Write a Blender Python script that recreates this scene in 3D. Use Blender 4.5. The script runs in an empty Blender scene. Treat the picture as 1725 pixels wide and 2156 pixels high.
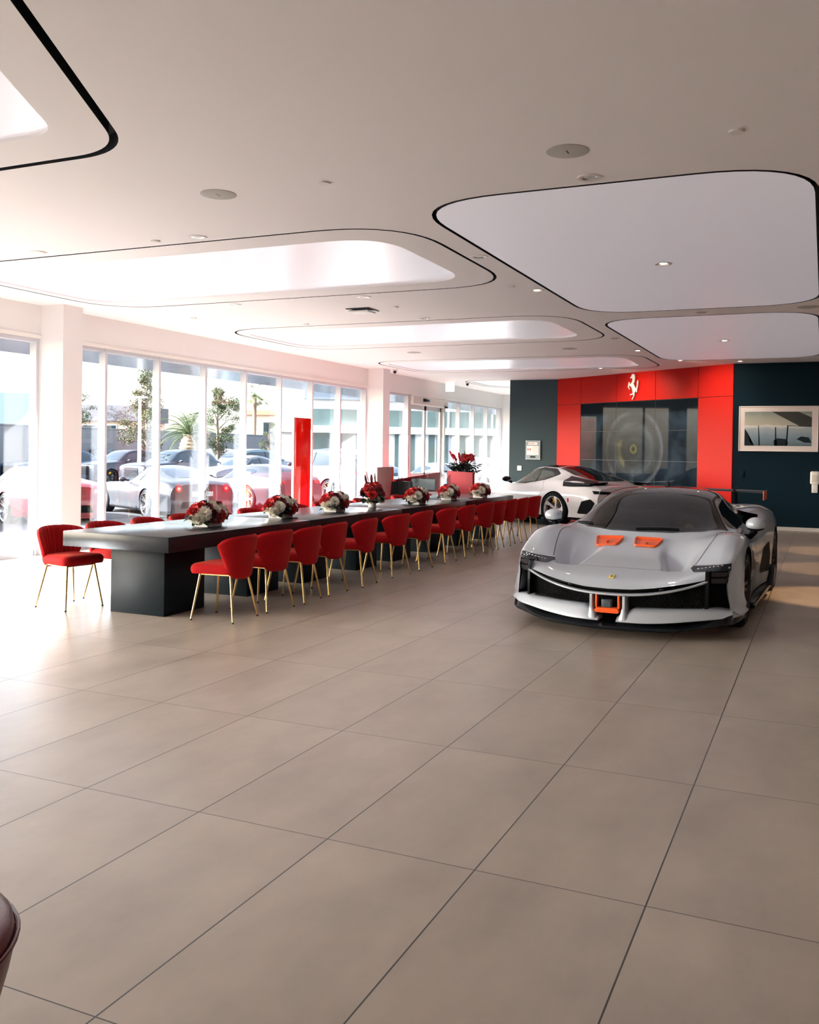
import bpy, bmesh, math, random
from mathutils import Vector, Matrix
from mathutils.bvhtree import BVHTree
random.seed(7)
SC = bpy.context.scene
COL = SC.collection
R = math.radians
PI = math.pi

# ---------------------------------------------------------------- materials
def nt(name):
    m = bpy.data.materials.new(name); m.use_nodes = True
    t = m.node_tree; t.nodes.clear()
    o = t.nodes.new('ShaderNodeOutputMaterial')
    return m, t, o
def principled(name, col, rough=.5, metal=0., spec=.5, coat=0., coat_r=.05, bump=0., bscale=40., var=0., vscale=3., emit=None, estr=0., sheen=0., trans=0., alpha=1., ior=1.45, stretch=(1,1,1), sheen_tint=None):
    m, t, o = nt(name)
    p = t.nodes.new('ShaderNodeBsdfPrincipled')
    I = p.inputs
    c = tuple(col) + (1,)
    I['Base Color'].default_value = c; I['Roughness'].default_value = rough; I['Metallic'].default_value = metal
    I['Specular IOR Level'].default_value = spec; I['Coat Weight'].default_value = coat; I['Coat Roughness'].default_value = coat_r
    I['Sheen Weight'].default_value = sheen; I['Transmission Weight'].default_value = trans; I['Alpha'].default_value = alpha; I['IOR'].default_value = ior
    if sheen_tint: I['Sheen Tint'].default_value = tuple(sheen_tint)+(1,)
    if emit: I['Emission Color'].default_value = tuple(emit)+(1,); I['Emission Strength'].default_value = estr
    if bump or var:
        tc = t.nodes.new('ShaderNodeTexCoord'); mp = t.nodes.new('ShaderNodeMapping'); mp.inputs['Scale'].default_value = stretch
        t.links.new(tc.outputs['Object'], mp.inputs[0])
    if var:
        n = t.nodes.new('ShaderNodeTexNoise'); n.inputs['Scale'].default_value = vscale; n.inputs['Detail'].default_value = 5
        t.links.new(mp.outputs[0], n.inputs['Vector'])
        mx = t.nodes.new('ShaderNodeMix'); mx.data_type = 'RGBA'
        mx.inputs[6].default_value = tuple(max(0, x*(1-var)) for x in col)+(1,); mx.inputs[7].default_value = tuple(min(1, x*(1+var)) for x in col)+(1,)
        t.links.new(n.outputs[0], mx.inputs[0]); t.links.new(mx.outputs[2], I['Base Color'])
    if bump:
        n2 = t.nodes.new('ShaderNodeTexNoise'); n2.inputs['Scale'].default_value = bscale; n2.inputs['Detail'].default_value = 3
        t.links.new(mp.outputs[0], n2.inputs['Vector'])
        b = t.nodes.new('ShaderNodeBump'); b.inputs['Strength'].default_value = bump; b.inputs['Distance'].default_value = .01
        t.links.new(n2.outputs[0], b.inputs['Height']); t.links.new(b.outputs[0], I['Normal'])
    t.links.new(p.outputs[0], o.inputs[0])
    return m
def emission(name, col, s):
    m, t, o = nt(name); e = t.nodes.new('ShaderNodeEmission'); e.inputs[0].default_value = tuple(col)+(1,); e.inputs[1].default_value = s
    t.links.new(e.outputs[0], o.inputs[0]); return m
def glass_mat(name, tint=(.96,.98,1), fres=1.5, boost=1.0):
    m, t, o = nt(name)
    tr = t.nodes.new('ShaderNodeBsdfTransparent'); tr.inputs[0].default_value = tuple(tint)+(1,)
    g = t.nodes.new('ShaderNodeBsdfGlossy'); g.inputs['Roughness'].default_value = .0
    ge = t.nodes.new('ShaderNodeNewGeometry'); dp = t.nodes.new('ShaderNodeVectorMath'); dp.operation = 'DOT_PRODUCT'
    t.links.new(ge.outputs['Normal'], dp.inputs[0]); t.links.new(ge.outputs['Incoming'], dp.inputs[1])
    def mm(op, x, y=None):
        n = t.nodes.new('ShaderNodeMath'); n.operation = op
        t.links.new(x, n.inputs[0]); 
        if y is not None: n.inputs[1].default_value = y
        return n
    ab = mm('ABSOLUTE', dp.outputs['Value']); iv = t.nodes.new('ShaderNodeMath'); iv.operation = 'SUBTRACT'; iv.inputs[0].default_value = 1; t.links.new(ab.outputs[0], iv.inputs[1])
    pw = mm('POWER', iv.outputs[0], 5.0); f0 = mm('MULTIPLY', pw.outputs[0], .96); f = mm('ADD', f0.outputs[0], .04)
    mu = mm('MULTIPLY', f.outputs[0], boost); mu.use_clamp = True
    mx = t.nodes.new('ShaderNodeMixShader')
    t.links.new(mu.outputs[0], mx.inputs[0]); t.links.new(tr.outputs[0], mx.inputs[1]); t.links.new(g.outputs[0], mx.inputs[2]); t.links.new(mx.outputs[0], o.inputs[0])
    return m

# ---------------------------------------------------------------- mesh builder
class MB:
    def __init__(s): s.v = []; s.f = []; s.m = []
    def add(s, vs, fs, mi=0):
        n = len(s.v); s.v += [tuple(v) for v in vs]; s.f += [tuple(i+n for i in f) for f in fs]; s.m += [mi]*len(fs); return s
    def box(s, x0, x1, y0, y1, z0, z1, mi=0, M=None):
        vs = [Vector((x, y, z)) for z in (z0, z1) for y in (y0, y1) for x in (x0, x1)]
        if M: vs = [M @ v for v in vs]
        return s.add(vs, [(0,2,3,1),(4,5,7,6),(0,1,5,4),(2,6,7,3),(0,4,6,2),(1,3,7,5)], mi)
    def rbox(s, x0, x1, y0, y1, z0, z1, r=.01, mi=0, M=None, n=3):
        b = bmesh.new(); bmesh.ops.create_cube(b, size=1)
        for v in b.verts: v.co = Vector(((x0+x1)/2+v.co.x*(x1-x0), (y0+y1)/2+v.co.y*(y1-y0), (z0+z1)/2+v.co.z*(z1-z0)))
        bmesh.ops.bevel(b, geom=b.edges[:], offset=r, segments=n, profile=.5, affect='EDGES')
        return s.addbm(b, mi, M)
    def addbm(s, b, mi=0, M=None):
        b.verts.index_update()
        vs = [(M @ v.co) if M else v.co.copy() for v in b.verts]; fs = [tuple(v.index for v in f.verts) for f in b.faces]
        b.free(); return s.add(vs, fs, mi)
    def tube(s, pts, r, n=8, mi=0, cap=True, closed=False):
        pts = [Vector(p) for p in pts]; rs = r if isinstance(r, (list, tuple)) else [r]*len(pts)
        vs = []; fs = []; up = None; N = len(pts)
        for i, p in enumerate(pts):
            if closed: d = pts[(i+1) % N]-pts[i-1]
            else: d = pts[min(i+1, N-1)]-pts[max(i-1, 0)]
            d.normalize()
            if up is None:
                up = Vector((0,0,1)) if abs(d.z) < .9 else Vector((1,0,0))
            a = d.cross(up); a.normalize(); up = a.cross(d); up.normalize()
            for k in range(n):
                t = 2*PI*k/n; vs.append(p+(a*math.cos(t)+up*math.sin(t))*rs[i])
        M = N if closed else N-1
        for i in range(M):
            for k in range(n):
                j = (i+1) % N
                fs.append((i*n+k, i*n+(k+1) % n, j*n+(k+1) % n, j*n+k))
        if cap and not closed: fs.append(tuple(range(n))[::-1]); fs.append(tuple((N-1)*n+k for k in range(n)))
        return s.add(vs, fs, mi)
    def lathe(s, prof, n=24, mi=0, M=None, cap=False):
        vs = []; fs = []
        for r, z in prof:
            for k in range(n):
                t = 2*PI*k/n; vs.append(Vector((r*math.cos(t), r*math.sin(t), z)))
        for i in range(len(prof)-1):
            for k in range(n): fs.append((i*n+k, i*n+(k+1) % n, (i+1)*n+(k+1) % n, (i+1)*n+k))
        if cap: fs.append(tuple(range(n))[::-1]); fs.append(tuple((len(prof)-1)*n+k for k in range(n)))
        if M: vs = [M @ v for v in vs]
        return s.add(vs, fs, mi)
    def prism(s, poly, z0, z1, mi=0, M=None):
        n = len(poly); vs = [Vector((x, y, z)) for z in (z0, z1) for x, y in poly]
        if M: vs = [M @ v for v in vs]
        return s.add(vs, [tuple(range(n))[::-1], tuple(range(n, 2*n))]+[(i, (i+1) % n, n+(i+1) % n, n+i) for i in range(n)], mi)
    def grid(s, P, mi=0, cu=False, cv=False):
        a = len(P); b = len(P[0]); vs = [p for row in P for p in row]; fs = []
        for i in range(a if cu else a-1):
            for j in range(b if cv else b-1):
                fs.append((i*b+j, ((i+1) % a)*b+j, ((i+1) % a)*b+(j+1) % b, i*b+(j+1) % b))
        return s.add(vs, fs, mi)
    def ball(s, c, r, sub=2, mi=0, sc=(1,1,1)):
        b = bmesh.new(); bmesh.ops.create_icosphere(b, subdivisions=sub, radius=1)
        for v in b.verts: v.co = Vector((c[0]+v.co.x*r*sc[0], c[1]+v.co.y*r*sc[1], c[2]+v.co.z*r*sc[2]))
        return s.addbm(b, mi)
    def mesh(s, name, mats, smooth=40):
        me = bpy.data.meshes.new(name); me.from_pydata(s.v, [], s.f)
        for m in (mats if isinstance(mats, (list, tuple)) else [mats]): me.materials.append(m)
        me.polygons.foreach_set('material_index', s.m)
        me.validate(); me.update()
        if smooth:
            me.polygons.foreach_set('use_smooth', [True]*len(me.polygons)); me.set_sharp_from_angle(angle=R(smooth))
        return me
    def build(s, name, mats, parent=None, smooth=40, fixn=False, loc=None):
        me = s.mesh(name, mats, smooth)
        if fixn:
            b = bmesh.new(); b.from_mesh(me); bmesh.ops.remove_doubles(b, verts=b.verts, dist=1e-5); bmesh.ops.recalc_face_normals(b, faces=b.faces); b.to_mesh(me); b.free()
            if smooth: me.set_sharp_from_angle(angle=R(smooth))
        o = bpy.data.objects.new(name, me); COL.objects.link(o)
        if loc: o.location = loc
        if parent: o.parent = parent
        return o
def tag(o, label=None, cat=None, group=None, kind=None):
    if label: o['label'] = label
    if cat: o['category'] = cat
    if group: o['group'] = group
    if kind: o['kind'] = kind
    return o
def empty(name, loc=(0,0,0), rz=0., label=None, cat=None, group=None, kind=None):
    o = bpy.data.objects.new(name, None); COL.objects.link(o); o.location = loc; o.rotation_euler = (0, 0, rz); o.empty_display_size = .1
    return tag(o, label, cat, group, kind)
def copy_tree(o, parent=None):
    c = o.copy(); COL.objects.link(c); c.parent = parent
    for ch in list(o.children): copy_tree(ch, c)
    return c
def text_mesh(name, txt, size, mat, M, depth=.005, parent=None, sx=1.0, align='CENTER'):
    cu = bpy.data.curves.new(name, 'FONT'); cu.body = txt; cu.size = size; cu.extrude = depth; cu.align_x = align; cu.align_y = 'CENTER'
    tmp = bpy.data.objects.new(name+'_tmp', cu); COL.objects.link(tmp)
    dg = bpy.context.evaluated_depsgraph_get(); dg.update()
    me = bpy.data.meshes.new_from_object(tmp.evaluated_get(dg)); bpy.data.objects.remove(tmp)
    me.name = name; me.transform(Matrix.Scale(sx, 4, (1,0,0))); me.transform(M); me.materials.clear(); me.materials.append(mat)
    o = bpy.data.objects.new(name, me); COL.objects.link(o)
    if parent: o.parent = parent
    return o
def rrect(x0, x1, y0, y1, r, n=10):
    out = []
    for cx, cy, a in ((x1-r, y1-r, 0), (x0+r, y1-r, 90), (x0+r, y0+r, 180), (x1-r, y0+r, 270)):
        for k in range(n+1):
            t = R(a+90*k/n); out.append((cx+r*math.cos(t), cy+r*math.sin(t)))
    return out
def round_poly(P, rs, n=8):
    out = []; N = len(P)
    for i in range(N):
        a = Vector(P[i-1]); b = Vector(P[i]); c = Vector(P[(i+1) % N]); r = rs[i] if isinstance(rs, (list, tuple)) else rs
        u = (a-b); v = (c-b); lu = u.length; lv = v.length; u.normalize(); v.normalize()
        ang = u.angle(v); d = min(r/math.tan(ang/2), lu*.48, lv*.48) if r > 0 else 0
        if d < 1e-5: out.append(tuple(b)); continue
        p0 = b+u*d; p1 = b+v*d
        for k in range(n+1):
            t = k/n; q = p0*(1-t)**2+b*2*t*(1-t)+p1*t*t; out.append(tuple(q))
    return out
def offset_poly(P, d):
    N = len(P); out = []
    area = sum(P[i-1][0]*P[i][1]-P[i][0]*P[i-1][1] for i in range(N))
    sg = 1 if area > 0 else -1
    for i in range(N):
        a = Vector(P[i-1]); b = Vector(P[i]); c = Vector(P[(i+1) % N])
        t = (c-a)
        if t.length < 1e-9: out.append(tuple(b)); continue
        t.normalize(); nrm = Vector((t.y, -t.x))*sg
        out.append(tuple(b+nrm*d))
    return out
def crom(P, n):
    """Catmull-Rom through the tuples in P, n steps per span."""
    out = []; N = len(P)
    for i in range(N-1):
        p0 = P[max(i-1, 0)]; p1 = P[i]; p2 = P[i+1]; p3 = P[min(i+2, N-1)]
        for k in range(n):
            t = k/n
            out.append(tuple(.5*((2*b)+(-a+c)*t+(2*a-5*b+4*c-d)*t*t+(-a+3*b-3*c+d)*t**3) for a, b, c, d in zip(p0, p1, p2, p3)))
    out.append(tuple(P[-1])); return out
def S(x):
    x = max(0., min(1., x)); return x*x*(3-2*x)

# ---------------------------------------------------------------- camera (shift lens, level)
f_px, pitch, yaw, roll, cy = 1951.09, -0.0109327, -0.421577, 0.0147285, 970.83
H = 1.5
cam = bpy.data.cameras.new('camera'); co = bpy.data.objects.new('camera', cam); COL.objects.link(co); SC.camera = co
cam.sensor_fit = 'HORIZONTAL'; cam.sensor_width = 36; cam.lens = 36*f_px/1725
cam.shift_y = -(1078-cy)/1725; cam.clip_end = 600; cam.clip_start = .05
fw = Vector((math.sin(yaw)*math.cos(pitch), math.cos(yaw)*math.cos(pitch), math.sin(pitch)))
r0 = Vector((math.cos(yaw), -math.sin(yaw), 0)); u0 = r0.cross(fw)
rr = r0*math.cos(roll)+u0*math.sin(roll); uu = -r0*math.sin(roll)+u0*math.cos(roll)
co.matrix_world = Matrix((( rr.x, uu.x, -fw.x, 0), (rr.y, uu.y, -fw.y, 0), (rr.z, uu.z, -fw.z, H), (0,0,0,1)))

# ---------------------------------------------------------------- sun, sky, exposure
sv = Vector((.78, .62, -.445)).normalized()
sl = bpy.data.lights.new('sun', 'SUN'); sl.energy = SUN_E if 'SUN_E' in globals() else 9.0; sl.angle = R(.55); sl.color = (.95, .985, 1.04)
so = bpy.data.objects.new('sun', sl); COL.objects.link(so); so.rotation_euler = sv.to_track_quat('-Z', 'Y').to_euler(); so.location = (-30, -20, 20)
w = bpy.data.worlds.new('world'); SC.world = w; w.use_nodes = True
t = w.node_tree; t.nodes.clear(); wo = t.nodes.new('ShaderNodeOutputWorld'); bg = t.nodes.new('ShaderNodeBackground')
sk = t.nodes.new('ShaderNodeTexSky'); sk.sky_type = 'NISHITA'; sk.sun_disc = False; sk.sun_elevation = R(24); sk.sun_rotation = math.atan2(-sv.x, -sv.y)
sk.air_density = 1.0; sk.dust_density = 3.0; sk.ozone_density = 1.0
hs = t.nodes.new('ShaderNodeHueSaturation'); hs.inputs['Saturation'].default_value = .6
bg.inputs[1].default_value = .28
t.links.new(sk.outputs[0], hs.inputs['Color']); t.links.new(hs.outputs[0], bg.inputs[0]); t.links.new(bg.outputs[0], wo.inputs[0])
SC.view_settings.view_transform = 'Standard'; SC.view_settings.look = 'None'; SC.view_settings.exposure = 2.38; SC.view_settings.gamma = 1.0
SC.view_settings.use_curve_mapping = False
SC.cycles.max_bounces = 12; SC.cycles.diffuse_bounces = 6; SC.cycles.glossy_bounces = 5; SC.cycles.transparent_max_bounces = 24; SC.cycles.transmission_bounces = 8
SC.cycles.caustics_reflective = False; SC.cycles.caustics_refractive = False; SC.cycles.use_denoising = True; SC.cycles.sample_clamp_indirect = 6
# ================================================================ the hall
M_ceil = principled('ceiling_paint', (.90,.875,.885), rough=.75, bump=.02, bscale=8)
M_wall = principled('wall_paint', (.84,.82,.82), rough=.7, bump=.02, bscale=60)
M_frame = principled('window_frame_paint', (.60,.61,.66), rough=.4)
M_dark = principled('dark_wall_paint', (.002,.013,.023), spec=.12, rough=.6, bump=.03, bscale=120)
M_red = principled('red_wall_panel', (.52,.010,.005), rough=.40, spec=.16, bump=.02, bscale=3)
M_black = principled('black', (.006,.007,.009), rough=.4)
M_blackgloss = principled('black_gloss', (.006,.007,.009), rough=.08, spec=.6)
M_white = principled('white_plastic', (.8,.79,.77), rough=.45)
M_lightgrey = principled('light_grey', (.55,.54,.52), rough=.5)
M_glass = glass_mat('window_glass', (.97,.985,.99), 1.5, 1.25)
M_seam = principled('dark_seam', (.01,.01,.01), rough=.8)

def floor_mat():
    m, t, o = nt('porcelain_floor_tiles')
    N = t.nodes; L = t.links
    p = N.new('ShaderNodeBsdfPrincipled'); tc = N.new('ShaderNodeTexCoord'); sp = N.new('ShaderNodeSeparateXYZ'); L.new(tc.outputs['Object'], sp.inputs[0])
    def math_(op, a, b=None, clamp=False):
        n = N.new('ShaderNodeMath'); n.operation = op; n.use_clamp = clamp
        for i, x in enumerate((a, b)):
            if x is None: continue
            if isinstance(x, (int, float)): n.inputs[i].default_value = x
            else: L.new(x, n.inputs[i])
        return n.outputs[0]
    tx = math_('DIVIDE', math_('ADD', sp.outputs[0], 4.13955+.60371*40), .60371)
    ty = math_('DIVIDE', math_('SUBTRACT', sp.outputs[1], 1.87914-1.24386*40), 1.24386)
    fx = math_('FRACT', tx); fy = math_('FRACT', ty)
    ex = math_('MINIMUM', fx, math_('SUBTRACT', 1., fx)); ey = math_('MINIMUM', fy, math_('SUBTRACT', 1., fy))
    gx = math_('LESS_THAN', ex, .0028/.60371); gy = math_('LESS_THAN', ey, .0022/1.24386)
    g = math_('MAXIMUM', gx, gy)
    # per-tile offset
    ix = math_('FLOOR', tx); iy = math_('FLOOR', ty)
    cb = N.new('ShaderNodeCombineXYZ'); L.new(ix, cb.inputs[0]); L.new(iy, cb.inputs[1])
    wn = N.new('ShaderNodeTexWhiteNoise'); wn.noise_dimensions = '3D'; L.new(cb.outputs[0], wn.inputs['Vector'])
    vm = N.new('ShaderNodeVectorMath'); vm.operation = 'ADD'; L.new(tc.outputs['Object'], vm.inputs[0])
    sc = N.new('ShaderNodeVectorMath'); sc.operation = 'SCALE'; L.new(wn.outputs['Color'], sc.inputs[0]); sc.inputs['Scale'].default_value = 9; L.new(sc.outputs[0], vm.inputs[1])
    st = N.new('ShaderNodeMapping'); st.inputs['Scale'].default_value = (1.0, .55, 1.0); L.new(vm.outputs[0], st.inputs[0])
    n1 = N.new('ShaderNodeTexNoise'); n1.noise_dimensions = '2D'; n1.inputs['Scale'].default_value = 2.4; n1.inputs['Detail'].default_value = 7; n1.inputs['Roughness'].default_value = .6; L.new(st.outputs[0], n1.inputs['Vector'])
    mr = N.new('ShaderNodeMapRange'); mr.inputs[1].default_value = .25; mr.inputs[2].default_value = .75; L.new(n1.outputs[0], mr.inputs[0])
    mx0 = N.new('ShaderNodeMix'); mx0.data_type = 'RGBA'; L.new(mr.outputs[0], mx0.inputs[0]); mx0.inputs[6].default_value = (.33,.28,.235,1); mx0.inputs[7].default_value = (.48,.41,.35,1)
    mx = N.new('ShaderNodeMix'); mx.data_type = 'RGBA'; L.new(g, mx.inputs[0]); L.new(mx0.outputs[2], mx.inputs[6]); mx.inputs[7].default_value = (.008,.008,.009,1)
    L.new(mx.outputs[2], p.inputs['Base Color'])
    rg = N.new('ShaderNodeMapRange'); rg.inputs[3].default_value = .285; rg.inputs[4].default_value = .36; L.new(n1.outputs[0], rg.inputs[0]); L.new(rg.outputs[0], p.inputs['Roughness'])
    p.inputs['Specular IOR Level'].default_value = .8
    n3 = N.new('ShaderNodeTexNoise'); n3.noise_dimensions = '2D'; n3.inputs['Scale'].default_value = 4.; n3.inputs['Detail'].default_value = 1.; L.new(tc.outputs['Object'], n3.inputs['Vector'])
    bu = N.new('ShaderNodeBump'); bu.inputs['Strength'].default_value = .10; bu.inputs['Distance'].default_value = .006; L.new(n3.outputs[0], bu.inputs['Height']); L.new(bu.outputs[0], p.inputs['Normal'])
    L.new(p.outputs[0], o.inputs[0]); return m
M_floor = floor_mat()
XL, XR, YB, YF = -9.8, 5.2, -6.0, 31.0
CZ = 3.41
tag(MB().box(XL-.2, XR+.2, YB-.2, YF+.2, -.12, 0).build('floor', M_floor, smooth=0), kind='structure')

# ---- ceiling with slot openings, and floating panels inside them
def g_rect(x0, x1, y0, y1, r): return round_poly([(x1, y1), (x0, y1), (x0, y0), (x1, y0)], r, 10)
CL = []   # (outer outline, inner membrane outline or None, label)
A_out = round_poly([(-9.0, 4.68), (-9.0, 1.68), (-2.55, 1.68), (-4.17, 4.68)], [.8,.8,.8,.62], 10)
A_in = round_poly([(-8.85, 4.29), (-8.85, 2.05), (-3.10, 2.05), (-4.33, 4.29)], [.45,.45,.45,.34], 10)
CL.append((A_out, A_in, 'white ceiling panel with lit membrane and slanted corner, top left, nearest the camera', .055))
for k, (y, lab) in enumerate([(7.08, 'large white ceiling panel with glowing membrane above the near half of the table'), (12.48, 'white ceiling panel with glowing membrane above the far half of the table'), (17.88, 'white ceiling panel with glowing membrane just past the far end of the table'), (23.28, 'farthest glowing ceiling panel, partly cut off by the dark wall')]):
    CL.append((g_rect(-9.03, -3.28, y, y+3.0, .85), g_rect(-8.9, -3.66, y+.38, y+2.6, .55), lab, .034))
CL.append((g_rect(-2.97, -.10, 6.56, 12.58, .75), None, 'big plain ceiling panel with black reveal, upper right above the silver car', .036))
CL.append((g_rect(-3.0, -.12, 13.22, 19.35, .75), None, 'plain ceiling panel with black reveal in front of the red wall', .036))
M_slot = principled('slot_black', (.004,.005,.007), rough=.6)
M_mem, mt, mo = nt('stretch_membrane')
p = mt.nodes.new('ShaderNodeBsdfPrincipled'); p.inputs['Base Color'].default_value = (.86,.86,.92,1); p.inputs['Roughness'].default_value = .3
p.inputs['Emission Color'].default_value = (.95,.93,1,1); p.inputs['Emission Strength'].default_value = .035; mt.links.new(p.outputs[0], mo.inputs[0])
def fill_holes(outer, holes, z):
    """planar face set with holes via triangle_fill"""
    b = bmesh.new(); 
    def ring(P):
        vs = [b.verts.new((x, y, z)) for x, y in P]
        for i in range(len(vs)): b.edges.new((vs[i-1], vs[i]))
    ring(outer)
    for h in holes: ring(h)
    bmesh.ops.triangle_fill(b, edges=b.edges[:], use_beauty=True, normal=(0,0,-1))
    return b
mb = MB(); mb.addbm(fill_holes([(XL, YB), (XR, YB), (XR, YF), (XL, YF)], [offset_poly(c[0], c[3]) for c in CL], CZ))
for c in CL:
    o_ = offset_poly(c[0], c[3]); n = len(o_)
    mb.grid([[(x, y, CZ) for x, y in o_], [(x, y, CZ+.10) for x, y in o_]], mi=1, cv=True)
mb.box(XL, XR, YB, YF, CZ+.1001, CZ+.14, mi=1)
mb.box(-11.66, XR+.2, YB-.2, YF+.2, CZ+.15, CZ+.45, mi=0)
tag(mb.build('ceiling', [M_ceil, M_slot], smooth=0), kind='structure')
M_panel = principled('ceiling_panel_added_glow', (.87,.87,.92), rough=.5, emit=(.88,.87,1), estr=.035)  # plain panels are no lamps; a faint glow is added to lighten them
for out, inn, lab, wd in CL:
    t_ = empty('ceiling_panel', (0,0,CZ), 0, lab, 'ceiling panel', group='floating ceiling panels')
    b = MB()
    b.addbm(fill_holes(out, [inn] if inn else [], 0.0)); b.grid([[(x, y, 0) for x, y in out], [(x, y, .09) for x, y in out]], mi=1, cv=True)
    if inn: b.grid([[(x, y, 0) for x, y in inn], [(x, y, .03) for x, y in inn]], cv=True)
    b.addbm(fill_holes(out, [], .09))
    b.build('panel', [M_ceil if inn else M_panel, M_slot], t_, smooth=30)
    if inn:
        MB().addbm(fill_holes(inn, [], .02)).build('luminous_membrane', M_mem, t_, smooth=0)

# ---- walls
def struct(o): return tag(o, kind='structure')
GX = -9.93   # glass plane
HD = 2.96    # window head
b = MB(); b.box(-10.0, XL, YB, YF, HD, CZ+.15); struct(b.build('wall_left', M_wall, smooth=0))
b = MB(); b.box(XL-.0, XL+.012, YB, YF, HD-.005, HD+.045); struct(b.build('trim_1', principled('head_trim', (.86,.83,.80), rough=.4), smooth=0))
for i, y in enumerate((-.43, 9.49, 19.41, 29.33)):
    struct(MB().box(-10.0, -9.4, y, y+.36, 0, CZ).build('trim_%d' % (i+2), M_wall, smooth=0))
struct(MB().box(XR, XR+.2, YB, YF, 0, CZ+.15).build('wall_right', principled('wall_right_paint', (.38,.36,.35), rough=.6), smooth=0))
# rear wall (behind the camera) and far end wall
struct(MB().box(-10, XR+.2, YB-.2, YB, 0, CZ+.15).build('wall_rear', principled('wall_rear_paint', (.38,.36,.35), rough=.6), smooth=0))
struct(MB().box(-10, -7.4, YF, YF+.2, 0, CZ+.15).build('wall_far', M_wall, smooth=0))
# dark and red display walls
b = MB(); b.prism([(-7.63,23.45), (-6.32,23.45), (-6.32,23.75), (-7.45,YF), (-7.63,YF)], 0, CZ, 0); struct(b.build('wall_back_left', principled('slate_wall_paint', (.030,.055,.065), spec=.3, rough=.5, bump=.03, bscale=120), smooth=0))
b = MB(); b.box(-1.75, XR, 20.3, 20.6, 0, CZ, 0); struct(b.build('wall_back_right', M_dark, smooth=0))
b = MB(); b.box(-1.75, XR, 20.27, 20.3, 0, .07, 0); struct(b.build('baseboard_back', M_lightgrey, smooth=0))
PA = Vector((-6.32, 23.45, 0)); PB = Vector((-1.75, 20.3, 0)); DD = (PB-PA).normalized(); NN = Vector((DD.y, -DD.x, 0))   # NN faces the hall
MR = Matrix(((DD.x, NN.x, 0, PA.x), (DD.y, NN.y, 0, PA.y), (0, 0, 1, 0), (0,0,0,1)))   # local: x along wall, y out to the hall, z up
LW = (PB-PA).length
b = MB(); b.box(0, LW, -.3, 0, 0, CZ, 1, MR)
xs = [0, .89, 2.15, 3.385, 4.63, LW]; gp = .006
for i in range(5):
    b.box(xs[i]+(gp if i else 0), xs[i+1]-(gp if i < 4 else 0), 0, .025, 2.745, CZ, 0, MR)
b.box(0, .89-gp, 0, .025, 0, 2.735, 0, MR); b.box(4.63+gp, LW, 0, .025, 0, 2.735, 0, MR)
b.box(.89, 4.63, 0, .025, 0, .66, 0, MR)
struct(b.build('wall_back_red', [M_red, M_seam], smooth=0))

# ---- windows along the left wall
kinds = []; wi = 1
ys = [10.77+1.2228*k for k in range(-13, 16)]
pill = [(-.43, -.07), (9.49, 9.85), (19.41, 19.77), (29.33, 29.69)]
def in_pillar(y): return any(a-.03 < y < b+.03 for a, b in pill)
segs = []; edges = sorted([YB]+[e for p_ in pill for e in p_]+[YF])
bays = [(YB, -.43), (-.07, 9.49), (9.85, 19.41), (19.77, 29.33), (29.69, YF)]
D0, D1 = 21.80, 24.24
for a, b_ in bays:
    ms = [y for y in ys if a+.1 < y < b_-.1]
    cuts = [a]+ms+[b_]
    for c0, c1 in zip(cuts[:-1], cuts[1:]):
        if c0 > 21.7 and c1 < 24.4: continue
        w_ = empty('window_%d' % wi, (0, 0, 0), kind='structure'); wi += 1
        y0 = c0 + (.025 if c0 in ms else .0); y1 = c1-(.025 if c1 in ms else 0)
        f = MB()
        if c1 in ms: f.box(GX, XL-.01, c1-.025, c1+.025, 0, HD)      # mullion
        else: f.box(GX, XL-.03, c1-.05, c1, 0, HD)
        if c0 not in ms: f.box(GX, XL-.03, c0, c0+.05, 0, HD)
        f.box(GX-.02, XL-.045, y0, y1, 0, .085); f.box(GX-.02, XL-.02, y0, y1, HD-.055, HD)
        f.build('window_frame', M_frame, w_, smooth=0)
        MB().box(GX-.012, GX, y0, y1, .085, HD-.055).build('pane', M_glass, w_, smooth=0)
# sliding door
d = empty('door_1', (0,0,0), kind='structure')
f = MB(); f.box(GX-.02, XL+.02, D0, D0+.07, 0, HD); f.box(GX-.02, XL+.02, D1-.09, D1, 0, HD); f.build('door_frame', principled('alu_frame', (.62,.6,.58), rough=.35), d, smooth=0)
f = MB(); f.rbox(XL-.1, XL+.1, D0+.02, D1-.02, 2.72, 2.93, .01); f.build('door_header', principled('alu_header', (.66,.62,.59), rough=.4), d)
for a, e in ((D0+.07, 23.02), (23.02, D1-.09)):
    f = MB(); f.box(GX, GX+.05, a, a+.06, 0, 2.72); f.box(GX, GX+.05, e-.06, e, 0, 2.72); f.box(GX, GX+.05, a, e, 0, .12); f.box(GX, GX+.05, a, e, .80, .92); f.box(GX, GX+.05, a, e, 2.60, 2.72)
    lf = f.build('door_leaf', M_frame, d, smooth=0)
    MB().box(GX+.01, GX+.02, a+.06, e-.06, .12, 2.6).build('pane', M_glass, lf, smooth=0)
s_ = MB(); s_.rbox(GX+.051, GX+.056, D0+.08, D0+.34, .84, .92, .001, n=1); s_ = s_.build('warning_sticker', principled('red_sticker', (.7,.03,.02), rough=.4), d)
MB().box(GX+.057, GX+.058, D0+.11, D0+.31, .865, .893).build('sticker_print', M_white, s_, smooth=0)
s_ = MB(); s_.rbox(XL+.1, XL+.15, 22.45, 22.82, 2.80, 2.89, .015); s_ = s_.build('door_sensor', M_blackgloss); tag(s_, 'black motion sensor on the header above the sliding glass door', 'sensor')
s_ = MB(); s_.rbox(XL+.1, XL+.14, 23.95, 24.12, 2.70, 2.76, .01).build('header_latch', M_black, d)

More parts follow.
